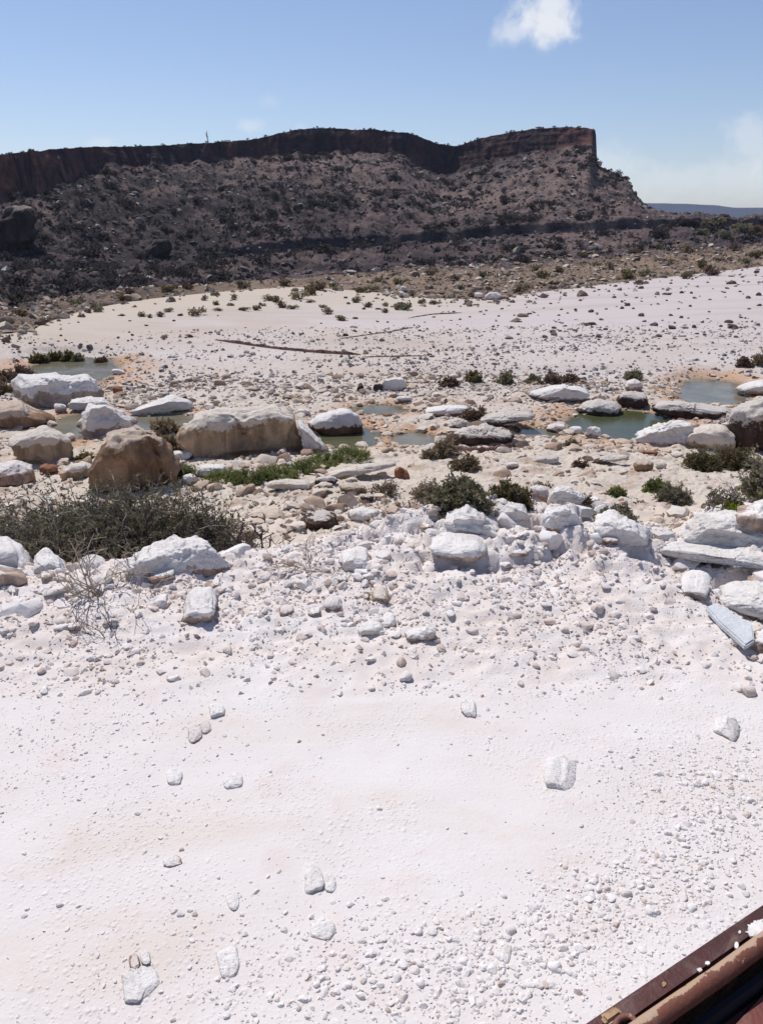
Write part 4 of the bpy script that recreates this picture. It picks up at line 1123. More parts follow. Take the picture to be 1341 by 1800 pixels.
def lab_hill(kind):
    def f(p, s):
        t = math.atan2(p[0], p[1]); r = math.hypot(p[0], p[1]); lo = float(np.interp(t, TH, K8R)); hi = float(np.interp(t, TH, KR[I_BASE]))
        a = 'on the apron' if r < lo else ('on the lower slope' if r < 0.5 * (lo + hi) else 'on the upper slope')
        return kind + ' ' + a + ', ' + (where3(t, -0.27, -0.12, 'under the left cliff', 'under the lone skyline tree', '') or where3(t, 0.04, 0.14, 'under the middle cliff', 'under the dip in the cliff', 'under the cliff nose'))
    return f

# gravel on the road: swathes of stones, thin elsewhere
def swathe(x, y):
    d = 1.0 * math.exp(-((x - 1.0) / 0.75) ** 2 - ((y - 2.45 - 0.5 * (x - 1.0)) / 0.24) ** 2)
    d += 0.9 * math.exp(-((x - 1.75) / 0.5) ** 2 - ((y - 3.1) / 0.35) ** 2)
    d += 0.7 * math.exp(-((x - 0.05) / 0.85) ** 2 - ((y - 2.1) / 0.28) ** 2)
    return d
def road_density(x, y):
    d = 0.10 + 0.9 * float(sst(0.08, 0.40, fbm2(np.array([x * 0.9 + 3.1]), np.array([y * 0.9]), 3))[0])
    e = float(fbm2(np.array([x * 2.7]), np.array([y * 2.7 + 9]), 2)[0])
    d *= 0.35 + 1.3 * max(0, e + 0.25)
    d = d * 0.20 + 1.1 * swathe(x, y)
    d += 0.35 * math.exp(-((x + 1.6) / 0.7) ** 2 - ((y - 3.6) / 0.5) ** 2)
    return d
def prop_road(): return rngS.uniform(-4.0, 4.2), rngS.uniform(1.5, 4.4)
rp = scatter_points(8800, prop_road, lambda x, y: rngS.rand() < road_density(x, y) and abs(x) < 0.55 * y + 1.6)
rs_ = plaw(len(rp), 0.0028, 0.017, 2.75) * np.array([1 + 0.7 * min(1, swathe(a_[0], a_[1])) for a_ in rp])
o_ = np.argsort(-rs_)
stone_things('road_pebble', rp[o_[:280]], rs_[o_[:280]], 'stone_w', V3, lab_road, 'pebble', 'pebbles on the dirt road', 0.5)
stuff_stones('gravel', rp[o_[280:]], rs_[o_[280:]], 'stone_w', V2, 0.35, fine=0.009, low=V1)

# rubble and gravel of the road shoulder
def shoulder_density(x, y):
    yc = np.interp(x, CX_, CYC); t = (y - 3.9) / (yc + 0.5 - 3.9)
    if t < 0 or t > 1.15: return 0
    k = 0.35 + 0.9 * float(sst(-0.2, 0.25, fbm2(np.array([x * 1.1]), np.array([y * 1.1]), 3))[0])
    return min(1, k * (0.25 + t * 1.2 if t < 0.5 else 0.9))
def prop_sh(): return rngS.uniform(-5.6, 5.8), rngS.uniform(3.8, 7.4)
sp = scatter_points(23500, prop_sh, lambda x, y: abs(x) < 0.55 * y + 1.7 and rngS.rand() < shoulder_density(x, y))
ss_ = plaw(len(sp), 0.0068, 0.050, 2.75)
o_ = np.argsort(-ss_)
stone_things('bank_stone', sp[o_[:290]], ss_[o_[:290]], 'stone_b', V3, lab_bank, 'stone', 'loose stones along the road edge', 0.3)
stuff_stones('rubble', sp[o_[290:1500]], ss_[o_[290:1500]], 'stone_b', V2, 0.3)
stuff_stones('gravel', sp[o_[1500:]], ss_[o_[1500:]], 'stone_b', V1, 0.40, False)

# angular blocks along the brink
def prop_crest():
    x = rngS.uniform(-4.2, 5.2); return x, np.interp(x, CX_, CYC) + rngS.uniform(-0.85, 0.25)
kp = scatter_points(285, prop_crest, lambda x, y: rngS.rand() < (0.95 if x > 0.1 else 0.5))
ks = plaw(len(kp), 0.05, 0.20, 2.3)
VB = []
for i in range(12):
    r_ = np.random.RandomState(700 + i); v_, f_ = ico(4)
    P_b = v_ * facet_radius(v_, r_, 12, 0.5, 1.0, 70)[:, None]
    P_b = P_b + v_ * (0.05 * fbm3(P_b * 2.5 + i * 9, 4, 0.6))[:, None]
    VB.append((P_b * np.array([1.0, r_.uniform(0.6, 0.95), r_.uniform(0.4, 0.75)]), f_))
def lab_crest(p, s):
    return ('large' if s > 0.10 else 'small') + ' angular chalky block on the brink, ' + where3(p[0], -0.9, 0.4, 'below the thorn bush', 'by the mat of dead twigs', '') + ('' if p[0] < 0.4 else where3(p[0], 1.35, 2.3, 'around the bluish slab', 'left of the notch', 'on the layered outcrop'))
stone_things('brink_block', kp, ks, 'stone_w', VB, lab_crest, 'rock', 'angular blocks along the brink of the road', 0.85)

# rubble of the slope and creek
def prop_polar(t0, t1, r0, r1, pw=1.0):
    def fn():
        r = (r0 ** pw + rngS.rand() * (r1 ** pw - r0 ** pw)) ** (1 / pw); t = rngS.uniform(t0, t1)
        return r * math.sin(t), r * math.cos(t)
    return fn
def creek_ok(x, y):
    p = float(pool_field(np.array([x]), np.array([y]))[0])
    k = float(fbm2(np.array([x * 0.45]), np.array([y * 0.45 + 4]), 3)[0])
    r = math.hypot(x, y); t = math.atan2(x, y)
    shelf = float(sst(17.8, 16.5, r) * sst(12.2, 13.5, r) * sst(-0.16, -0.06, t))
    if rngS.rand() < 0.85 * shelf: return False
    return p < 0.22 and rngS.rand() < (0.22 + 0.85 * float(sst(-0.15, 0.25, k)) + (0.35 if -1.2 < p else 0))
cp = scatter_points(11000, prop_polar(-0.56, 0.56, 10.5, 28, 1.0), creek_ok)
cs = plaw(len(cp), 0.026, 0.25, 2.45)
o_ = np.argsort(-cs * (0.6 + 0.4 * np.hypot(cp[:, 0], cp[:, 1]) / 28))
stone_things('creek_stone', cp[o_[:290]], cs[o_[:290]], 'stone_c', stone_variants(3, 10, (0.3, 0.6), seed=8), lab_creek, 'stone', 'rubble stones along the creek', 0.3)
stuff_stones('rubble', cp[o_[290:]], cs[o_[290:]], 'stone_c', stone_variants(2, 10, (0.28, 0.6), seed=9), 0.3, fine=0.065, low=chip_variants(24, (0.35, 0.65), 5))

# the gravel bar beyond the creek
def bar_ok(x, y):
    p = float(pool_field(np.array([x]), np.array([y]))[0])
    k = float(fbm2(np.array([x * 0.12]), np.array([y * 0.25 + 14]), 3)[0]); r = math.hypot(x, y); t = math.atan2(x, y)
    edge = 38 + 7 * t + 3 * k
    return p < -0.1 and rngS.rand() < float(sst(edge + 5, edge - 3, r)) * (0.30 + float(sst(-0.25, 0.2, k)))
bp_ = scatter_points(7000, prop_polar(-0.56, 0.56, 24, 46, 0.6), bar_ok)
bs = plaw(len(bp_), 0.03, 0.15, 2.6)
o_ = np.argsort(-bs)
stone_things('gravel_bar_stone', bp_[o_[:280]], bs[o_[:280]], 'stone_g', V2, lab_bar, 'stone', 'stones on the gravel bar', 0.25)
stuff_stones('gravel', bp_[o_[280:]], bs[o_[280:]], 'stone_g', V1, 0.25, False)

# dark stones on the sand flat
def dark_ok(x, y):
    r = math.hypot(x, y); t = math.atan2(x, y)
    foot = float(np.interp(t, TH, KR[I_FOOT]))
    return r < foot - 2 and rngS.rand() < 0.12 + 0.9 * float(sst(-0.05, 0.45, t)) + 0.25 * float(sst(-0.1, -0.4, t))
dp = scatter_points(270, prop_polar(-0.5, 0.52, 36, 82, 0.7), dark_ok)
dsz = plaw(len(dp), 0.08, 0.25, 2.1)
stone_things('dark_stone', dp, dsz, 'stone_d', V2, lab_dark, 'stone', 'dark stones on the sand flat', 0.15)

# the stony foot of the hill
def foot_ok(x, y):
    r = math.hypot(x, y); t = math.atan2(x, y)
    a = float(np.interp(t, TH, KR[I_FOOT])); b = float(np.interp(t, TH, KR[I_BANK]))
    k = (r - a) / (b - a)
    if k > 1.25 or (k < 0 and rngS.rand() > 0.5 * math.exp(k * 5)): return False
    return rngS.rand() < (0.9 if (t < -0.30 or t > 0.0) else 0.35)
fp = scatter_points(4400, prop_polar(-0.56, 0.56, 32, 105, 0.8), foot_ok)
fs = plaw(len(fp), 0.08, 0.48, 2.5)
o_ = np.argsort(-fs)
stone_things('foot_stone', fp[o_[:260]], fs[o_[:260]], 'stone_f', V2, lab_foot, 'stone', 'blocks at the foot of the hill', 0.25)
stuff_stones('rubble', fp[o_[260:]], fs[o_[260:]], 'stone_f', V1, 0.25, False)

# blocks on the hillside
def slope_ok(x, y):
    r = math.hypot(x, y); t = math.atan2(x, y)
    b = float(np.interp(t, TH, KR[I_BANK])); c = float(np.interp(t, TH, KR[I_BASE]))
    if not (b - 2 < r < c - 1): return False
    k = (r - b) / (c - b)
    return rngS.rand() < 0.35 + 0.5 * float(sst(0.3, 0.7, k))
hp = scatter_points(7000, prop_polar(-0.6, 0.6, 46, 176, 1.3), slope_ok)
hs = plaw(len(hp), 0.11, 0.80, 2.45)
o_ = np.argsort(-hs)
stone_things('hill_block', hp[o_[:280]], hs[o_[:280]], 'stone_h', V2, lab_hill('block of rock'), 'rock', 'blocks on the hillside', 0.25)
stuff_stones('scree', hp[o_[280:]], hs[o_[280:]], 'stone_h', V1, 0.25, False)

# ------------------------------------------------------------------ plants
def norm(a): return a / (np.linalg.norm(a, axis=-1, keepdims=True) + 1e-9)

def shoots(rng, st, dr, ln, segs=4, wob=0.25, bend=0.0):
    """Polylines grown from starts along directions; bend > 0 rises, < 0 droops."""
    n = len(st); P = np.zeros((n, segs + 1, 3)); P[:, 0] = st; d = norm(dr.copy())
    for s in range(segs):
        d = norm(d + rng.normal(size=(n, 3)) * wob + np.array([0, 0, bend]))
        P[:, s + 1] = P[:, s] + d * (ln / segs)[:, None]
    return P

def side_shoots(rng, P, ln, k, ratio, spread, lo=0.25, up=0.0):
    n, S, _ = P.shape
    idx = np.repeat(np.arange(n), k); t = rng.uniform(lo, 1.0, len(idx)) * (S - 1)
    i = np.minimum(t.astype(int), S - 2); f = (t - i)[:, None]
    a, b = P[idx, i], P[idx, i + 1]
    st = a + (b - a) * f
    dr = norm(norm(b - a) + rng.normal(size=(len(idx), 3)) * spread + np.array([0, 0, up]))
    return st, dr, ln[idx] * ratio * rng.uniform(0.6, 1.25, len(idx))

def tubes(P, r0, r1, sides=3):
    n, S, _ = P.shape
    T = np.zeros_like(P); T[:, :-1] = P[:, 1:] - P[:, :-1]; T[:, -1] = T[:, -2]; T = norm(T)
    ref = np.where(np.abs(T[..., 2:3]) > 0.9, np.array([1.0, 0, 0]), np.array([0, 0, 1.0]))
    A = norm(np.cross(T, ref)); B = np.cross(T, A)
    rad = np.linspace(1, 0, S)[None, :] * (np.broadcast_to(r0, (n,)) - np.broadcast_to(r1, (n,)))[:, None] + np.broadcast_to(r1, (n,))[:, None]
    V = []
    for k in range(sides):
        a = 2 * math.pi * k / sides
        V.append(P + (A * math.cos(a) + B * math.sin(a)) * rad[..., None])
    V = np.stack(V, 2)                                     # n, S, sides, 3
    ix = np.arange(n * S * sides).reshape(n, S, sides)
    nx = np.roll(ix, -1, 2)
    F = np.stack([ix[:, :-1], nx[:, :-1], nx[:, 1:], ix[:, 1:]], -1).reshape(-1, 4)
    return V.reshape(-1, 3), F

def ribbons(rng, P, r0, r1):
    """The finest twigs: flat tapering strips."""
    n, S, _ = P.shape
    T = norm(P[:, -1] - P[:, 0]); A = norm(np.cross(T, rng.normal(size=(n, 3))))
    w = np.linspace(r0, r1, S)[None, :, None] * 1.5
    V = np.stack([P + A[:, None] * w, P - A[:, None] * w], 2)
    ix = np.arange(n * S * 2).reshape(n, S, 2)
    return V.reshape(-1, 3), np.stack([ix[:, :-1, 0], ix[:, :-1, 1], ix[:, 1:, 1], ix[:, 1:, 0]], -1).reshape(-1, 4)

def leaves(rng, C, size, aspect=0.5, up=0.3, D=None):
    n = len(C)
    d = rng.normal(size=(n, 3)) + np.array([0, 0, up])
    if D is not None: d = D + 0.6 * rng.normal(size=(n, 3))
    d = norm(d); a = norm(np.cross(d, rng.normal(size=(n, 3))))
    s = size * rng.uniform(0.6, 1.3, (n, 1))
    V = np.stack([C, C + d * s * 0.5 + a * s * aspect * 0.5, C + d * s, C + d * s * 0.5 - a * s * aspect * 0.5], 1)
    F = np.arange(4 * n).reshape(n, 4)
    return V.reshape(-1, 3), F

def merge(parts):
    V = []; F = []; o = 0
    for v, f in parts:
        V.append(v); F.append(f + o); o += len(v)
    return np.concatenate(V), [np.concatenate(F)]

def grow(seed, width, depth, height, roots=40, k1=5, k2=4, thick=0.012, leaf=0.05, nleaf=3, spread=0.7, wob=0.22, lean=0.58, bend=0.0, aspect=0.5, base=0.28, l2=0.5, dome=True):
    """Branch tubes and leaf blades of one shrub, standing at the origin."""
    rng = np.random.RandomState(seed)
    a = rng.uniform(0, 2 * math.pi, roots); q = np.sqrt(rng.rand(roots))
    st = np.stack([np.cos(a) * q * width / 2 * base, np.sin(a) * q * depth / 2 * base, np.zeros(roots) - 0.02], 1)
    dr = np.stack([np.cos(a) * q * lean * width / 2, np.sin(a) * q * lean * depth / 2, height * (1.05 - 0.75 * q ** 2) * rng.uniform(0.6, 1.0, roots)], 1)
    ln = np.linalg.norm(dr, axis=1)
    P0 = shoots(rng, st, dr, ln, 5, wob, bend)
    tv = [tubes(P0, thick, thick * 0.45)]
    s1, d1, l1 = side_shoots(rng, P0, ln, k1, 0.45, spread, 0.2, 0.15)
    P1 = shoots(rng, s1, d1, l1, 4, wob * 1.2, bend)
    tv.append(ribbons(rng, P1, thick * 0.5, thick * 0.22) if k2 else tubes(P1, thick * 0.5, thick * 0.22))
    last, lln = P1, l1
    if k2:
        s2, d2, l2_ = side_shoots(rng, P1, l1, k2, l2, spread * 1.1, 0.15, 0.1)
        P2 = shoots(rng, s2, d2, l2_, 3, wob * 1.3, bend)
        tv.append(ribbons(rng, P2, thick * 0.26, thick * 0.12))
        last, lln = P2, l2_
    B = merge(tv)
    Lf = None
    if nleaf:
        s3, d3, _ = side_shoots(rng, last, lln, nleaf, 1, 0.6, 0.1)
        Lf = merge([leaves(rng, s3, leaf, aspect, 0.3, d3)])
    return B, Lf

def plant(label, cat, px, py, gen, wood, leafm, group=None, name='shrub', rotz=None, at=None, sink=0.03):
    g = ground_px(px, py) if at is None else np.array(at)
    root = bpy.data.objects.new(name, None); COL.objects.link(root)
    root.empty_display_size = 0.2
    root.location = (g[0], g[1], g[2] - sink)
    root.rotation_euler = (0, 0, -math.atan2(g[0], g[1]) if rotz is None else rotz)
    tag(root, label, cat, group)
    B, Lf = gen
    link('branches', mesh_from('branches', B[0], B[1], [M[wood]], smooth=True), root)
    if Lf is not None:
        link('leaves', mesh_from('leaves', Lf[0], Lf[1], [M[leafm]], smooth=False), root)
    return root

def m_px(px, py):
    """metres per photograph pixel at the ground seen there"""
    g = ground_px(px, py)
    return float((g - O_) @ F_) / FPX, g

# the big thorn bush at left, growing below the brink
def g_at(px, y):
    d = ray(px, 900); x = y * d[0] / d[1]
    return (x, y, ground_z(x, y)[0])
at = g_at(180, 7.7)
plant('broad dark thorn bush sprawling below the brink of the road at left', 'bush', 0, 0,
      grow(11, 2.95, 1.9, 1.10, 270, 9, 4, 0.010, 0.038, 11, 0.8, 0.22, 0.40, -0.03, 0.45, 0.72), 'w_grey', 'l_thorn', at=at)
at = g_at(-120, 7.9)
plant('dark green end of the thorn thicket at the far left edge', 'bush', 0, 0,
      grow(12, 1.7, 1.7, 1.06, 80, 8, 4, 0.010, 0.038, 11, 0.8, 0.22, 0.4, -0.03, 0.45, 0.62), 'w_grey', 'l_thorn', at=at)
at = g_at(452, 7.2)
plant('leafless dark branching shrub at the right end of the thorn bush', 'shrub', 0, 0,
      grow(13, 0.85, 0.7, 0.80, 9, 5, 4, 0.016, 0.03, 0, 0.75, 0.2, 1.0, 0.0, 0.4, 0.15), 'w_dark', None, at=at)
at = g_at(392, 7.3)
plant('low dark twiggy shrub between the thorn bush and the leafless shrub', 'shrub', 0, 0,
      grow(14, 0.8, 0.8, 0.50, 40, 7, 5, 0.010, 0.024, 3, 0.8, 0.25, 0.6, 0.0, 0.4, 0.5), 'w_dark', 'l_thorn', at=at)
at = g_at(725, 7.6)
plant('mat of dead black twigs left of the angular white rock', 'shrub', 0, 0,
      grow(15, 0.80, 0.7, 0.42, 55, 7, 4, 0.010, 0.03, 0, 0.9, 0.3, 0.6, -0.02, 0.4, 0.6), 'w_dark', None, at=at)
def shrub_px(label, x0, y0, x1, y1, wood, leafm, seed, roots=40, k1=5, k2=4, nleaf=3, leaf=0.07, thick=0.010, cat='shrub', depth=0.8, group=None, name='shrub', **kw):
    s, g = m_px((x0 + x1) / 2, y1)
    w = (x1 - x0) * s * 1.12; h = (y1 - y0) * s * 0.86
    p = g + np.array([g[0], g[1], 0]) / math.hypot(g[0], g[1]) * w * depth * 0.25
    p[2] = ground_z(p[0], p[1])[0]
    return plant(label, cat, 0, 0, grow(seed, w, w * depth, h, roots, k1, k2, thick, leaf, nleaf, **kw), wood, leafm, group=group, name=name, at=p)

shrub_px('grey green bush on the pale shelf behind the angular white rock', 748, 830, 872, 893, 'w_grey', 'l_grey', 21, 70, 8, 5, 5, 0.034, 0.012, 'bush')
shrub_px('dry grey left half of the grey green bush', 722, 834, 775, 880, 'w_grey', 'l_dry', 22, 30, 6, 4, 2, 0.05)
shrub_px('low brownish shrub trailing right of the grey green bush', 862, 852, 932, 895, 'w_grey', 'l_olive', 23, 50, 7, 5, 4, 0.034)
shrub_px('wispy dry shrub left of the grey green bush', 650, 836, 704, 872, 'w_grey', 'l_dry', 24, 22, 5, 3, 2, 0.05)
for i, b in enumerate(((304, 812, 345, 842), (362, 818, 428, 848), (408, 816, 476, 852), (456, 812, 520, 842), (500, 804, 562, 832), (540, 794, 606, 820), (586, 780, 652, 813))):
    shrub_px(('green plant in the gap between the pointed and the huge boulder', 'bright green plant at the left foot of the huge ochre boulder', 'green plant with brown tips before the huge ochre boulder',
              'green plant at the middle of the huge ochre boulder', 'green plant at the right foot of the huge ochre boulder', 'green plant before the white wedge of rock', 'reedy green plant under the round white capped boulder')[i],
             *b, 'l_green', 'l_green', 30 + i, 64, 6, 0, 8, 0.065, 0.006, 'plant', 0.8, 'green plants along the foot of the boulders', 'green_plant', spread=0.45, wob=0.14, lean=0.3, base=0.75, aspect=0.22)
shrub_px('tan dry bush at the left corner of the red earth bank', 760, 762, 802, 806, 'w_grey', 'l_dry', 41, 40, 5, 4, 3, 0.07)
shrub_px('pale dry bush below the red earth bank', 792, 798, 842, 828, 'w_pale', 'l_dry', 42, 50, 5, 4, 3, 0.07)
shrub_px('grey dry bush on the right end of the low white slab', 808, 712, 858, 742, 'w_dark', 'l_rust', 43, 40, 5, 4, 3, 0.08)
shrub_px('wide olive bush under the tall dark boulder at right', 1198, 782, 1262, 828, 'w_grey', 'l_olive', 44, 70, 8, 5, 5, 0.045, cat='bush')
shrub_px('right half of the olive bush under the tall dark boulder', 1250, 784, 1326, 828, 'w_grey', 'l_olive', 45, 70, 8, 5, 5, 0.045, cat='bush')
shrub_px('round moss green cushion plant on the pale shelf', 1065, 850, 1100, 872, 'l_green', 'l_green', 46, 70, 5, 0, 6, 0.05, cat='plant', name='cushion_plant')
shrub_px('wispy grey green shrub below the round cushion plant', 1050, 866, 1118, 906, 'w_grey', 'l_grey', 47, 50, 7, 5, 4, 0.028)
shrub_px('moss green plant behind the tall grey shrub', 1132, 836, 1172, 864, 'l_green', 'l_green', 48, 60, 5, 0, 6, 0.06, cat='plant', name='cushion_plant')
shrub_px('feathery grey green shrub right of the moss green plant', 1152, 838, 1214, 882, 'w_grey', 'l_grey', 49, 60, 7, 5, 4, 0.028)
shrub_px('bare grey shrub above the outcrop at right', 1238, 834, 1318, 890, 'w_grey', 'l_grey', 50, 26, 5, 4, 1, 0.04)
shrub_px('tall green shrub at the right edge above the outcrop', 1306, 800, 1390, 886, 'w_grey', 'l_grey', 51, 50, 7, 5, 5, 0.034)
shrub_px('lime green cushion plant at the brink of the outcrop', 1272, 878, 1298, 898, 'l_lime', 'l_lime', 52, 80, 5, 0, 8, 0.05, cat='plant', name='cushion_plant')
shrub_px('thin dry tuft on the pale shelf right of the white flat rock', 940, 838, 978, 856, 'w_grey', 'l_dry', 53, 18, 4, 3, 1, 0.04)
shrub_px('small dry shrub above the white rock hump', 1010, 868, 1040, 886, 'w_grey', 'l_dry', 54, 20, 4, 3, 1, 0.04)
shrub_px('rusty dry clump at the end of the dark crack in the shelf', 1006, 800, 1036, 822, 'w_dark', 'l_rust', 55, 26, 5, 3, 3, 0.05)
shrub_px('yellow dry clump by the two white cobbles', 985, 768, 1022, 788, 'w_grey', 'l_dry', 56, 30, 5, 3, 3, 0.05)
shrub_px('dry clump at the left corner of the shelf under the crusted slab', 740, 780, 770, 806, 'w_grey', 'l_dry', 57, 26, 5, 3, 3, 0.05)
for i, b in enumerate(((56, 622, 84, 638), (80, 620, 112, 637), (108, 620, 134, 640), (128, 622, 148, 642))):
    shrub_px(('olive reeds at the left end of the far shore of the left pool', 'olive reeds on the far shore of the left pool, second from left', 'olive reeds on the far shore of the left pool, third from left', 'dark reeds at the right end of the far shore of the left pool')[i],
             *b, 'l_olive', 'l_olive' if i < 3 else 'l_grey', 60 + i, 50, 4, 0, 6, 0.16, 0.012, 'reeds', 0.5, 'reeds behind the left pool', 'reed_clump', spread=0.35, wob=0.12)
shrub_px('dark shrub alone on the sand right of the left pool', 168, 626, 191, 641, 'w_dark', 'l_rust', 65, 40, 5, 3, 4, 0.10)
for i, b in enumerate(((-10, 648, 36, 672), (22, 640, 64, 668), (34, 654, 78, 672), (-14, 668, 26, 694))):
    shrub_px(('grey brown bush left of the left pool', 'grey brown bush touching the left end of the left pool', 'low brown bush just above the long flat white boulder', 'rounded tan grass tussock at the left edge')[i],
             *b, 'w_grey', ('l_rust', 'l_rust', 'l_rust', 'l_dry')[i], 66 + i, 50, 5, 4, 4, 0.09)
shrub_px('pale dry grass between the tent shaped boulder and the huge boulder', 262, 736, 318, 768, 'w_pale', 'l_dry', 71, 80, 4, 0, 4, 0.12, spread=0.3, wob=0.1, name='grass_tussock', cat='grass tussock')
shrub_px('second pale grass tuft right behind the pointed boulder', 284, 762, 322, 800, 'w_pale', 'l_dry', 72, 70, 4, 0, 4, 0.12, spread=0.3, wob=0.1, name='grass_tussock', cat='grass tussock')
shrub_px('dry green tuft between the smooth tan and the pointed boulder', 132, 788, 166, 810, 'w_pale', 'l_olive', 73, 40, 4, 0, 4, 0.09, name='grass_tussock', cat='grass tussock')
for i, b in enumerate(((772, 662, 806, 680), (818, 646, 846, 672), (874, 650, 904, 675), (925, 658, 952, 674), (948, 654, 985, 676), (980, 654, 1022, 674), (1096, 646, 1132, 668), (1294, 624, 1318, 646), (1316, 616, 1360, 644))):
    shrub_px(('rusty low shrub on the gravel bar, leftmost of the line', 'olive wisp of shrub on the gravel bar', 'grey shrub on the gravel bar right of the olive wisp', 'small grey shrub on the gravel bar left of two rusty ones', 'rusty shrub behind the split white slab, left one',
              'rusty shrub behind the split white slab, right one', 'grey brown bush behind the round perched boulder', 'brown shrub at the right end of the gravel bar', 'tan bush at the right edge beside the gravel bar')[i],
             *b, 'w_grey', ('l_rust', 'l_olive', 'l_grey', 'l_grey', 'l_rust', 'l_rust', 'l_grey', 'l_rust', 'l_dry')[i], 80 + i, 30, 5, 3, 3, 0.10, group='shrubs on the gravel bar')

# dead twigs on the road edge and stalks
def stalks(label, px, py, seed, n, length, up, mat='w_pale', thick=0.006):
    rng = np.random.RandomState(seed)
    g = ground_px(px, py)
    a = rng.uniform(0, 2 * math.pi, n)
    st = np.stack([rng.normal(0, 0.06, n), rng.normal(0, 0.05, n), np.full(n, 0.0)], 1)
    dr = np.stack([np.cos(a), np.sin(a) * 0.7, rng.uniform(0.1, up, n)], 1)
    ln = rng.uniform(0.4, 1.0, n) * length
    P0 = shoots(rng, st, dr, ln, 5, 0.22, -0.03)
    s1, d1, l1 = side_shoots(rng, P0, ln, 4, 0.5, 0.6, 0.3)
    P1 = shoots(rng, s1, d1, l1, 3, 0.25)
    s2, d2, l2 = side_shoots(rng, P1, l1, 2, 0.5, 0.7, 0.3)
    P2 = shoots(rng, s2, d2, l2, 3, 0.25)
    plant(label, 'dead shrub', 0, 0, (merge([tubes(P0, thick, thick * 0.5), tubes(P1, thick * 0.55, thick * 0.3), tubes(P2, thick * 0.35, thick * 0.2)]), None), mat, None, name='dead_shrub', at=g)
stalks('uprooted dead shrub of pale twigs lying on the rubble at left', 172, 1052, 5, 20, 0.50, 0.9, 'w_pale', 0.0065)
stalks('sparse dead twigs standing right of the white rock mass at left', 540, 1000, 6, 12, 0.34, 0.9, 'w_pale', 0.005)
stalks('dry stalks rising against the thorn bush at left', 232, 1000, 7, 7, 0.36, 2.2, 'w_pale', 0.005)
stalks('thin dry stalks before the hollow tan slab', 288, 1034, 8, 6, 0.22, 1.8, 'w_pale', 0.004)
stalks('dark bent twigs standing at the left on the rubble', 205, 1120, 9, 4, 0.26, 1.6, 'w_dark', 0.004)
def stick(label, x0, y0, x1, y1, th=0.006):
    a, b = ground_px(x0, y0), ground_px(x1, y1)
    rng = np.random.RandomState(int(x0 + y0))
    d = b - a
    P = np.linspace(0, 1, 6)[None, :, None] * d[None, None, :] + rng.normal(0, 0.006, (1, 6, 3))
    P[0, :, 2] += th * 1.2
    v, f = tubes(P - np.array([0, 0, 0]), np.array([th]), np.array([th * 0.5]), 5)
    o = link('twig', mesh_from('twig', v - a, [f], [M['w_dark']]), loc=a)
    tag(o, label, 'twig')
stick('brown stick lying on the gravel at the left of the road', 298, 1226, 352, 1204)
stick('short dark twig on the road at left', 390, 1476, 404, 1464, 0.003)
stick('upright dark twig sliver on the road at left', 370, 1530, 376, 1514, 0.003)
stick('dark curved twig beside the gravel swathe at right', 896, 1604, 920, 1596, 0.005)
stick('long dark twig right of the road middle', 1006, 1512, 1042, 1494, 0.003)
stick('thin curved twig on the middle gravel', 478, 1098, 520, 1088, 0.004)
stick('tiny dark twig beneath the lone white stone', 818, 1428, 820, 1420, 0.003)

# shrubs on the sand beyond the creek and along the foot of the hill
def clump(seed, n, w, h, leaf, twig=10):
    """A far shrub as one mesh: leaf blades through an uneven dome, with a few stems."""
    rng = np.random.RandomState(seed)
    lobes = rng.randint(3, 6); c = np.stack([rng.uniform(-0.32, 0.32, lobes) * w, rng.uniform(-0.3, 0.3, lobes) * w, rng.uniform(0.2, 0.55, lobes) * h], 1)
    rad = rng.uniform(0.18, 0.34, lobes) * w
    k = rng.randint(0, lobes, n)
    d = norm(rng.normal(size=(n, 3))) * (rng.rand(n, 1) ** 0.45)
    P = c[k] + d * rad[k][:, None] * np.array([1, 1, h / w * 1.25])
    P[:, 2] = np.abs(P[:, 2])
    Lf = leaves(rng, P, leaf, 0.75, 0.5)
    a = rng.uniform(0, 6.28, twig)
    st = np.zeros((twig, 3)); dr = np.stack([np.cos(a) * w * 0.4, np.sin(a) * w * 0.4, np.full(twig, h * 0.8)], 1)
    Tb = tubes(shoots(rng, st, dr, np.linalg.norm(dr, axis=1) * 0.9, 3, 0.2), 0.025, 0.01)
    return Lf, Tb
def clump_mesh(name, seed, n, w, h, leaf, lm, wm):
    Lf, Tb = clump(seed, n, w, h, leaf)
    return mesh_from(name, np.concatenate([Lf[0], Tb[0]]), [Lf[1], Tb[1] + len(Lf[0])], [M[lm], M[wm]], [0, 1], smooth=False)
SAND = [clump_mesh('sand_shrub', 200 + i, 240, 1.0, (0.62, 0.75, 0.5)[i % 3], 0.13, ('l_rust', 'l_grey', 'l_dry', 'l_olive')[i % 4], 'w_dark') for i in range(12)]
protoS = {}
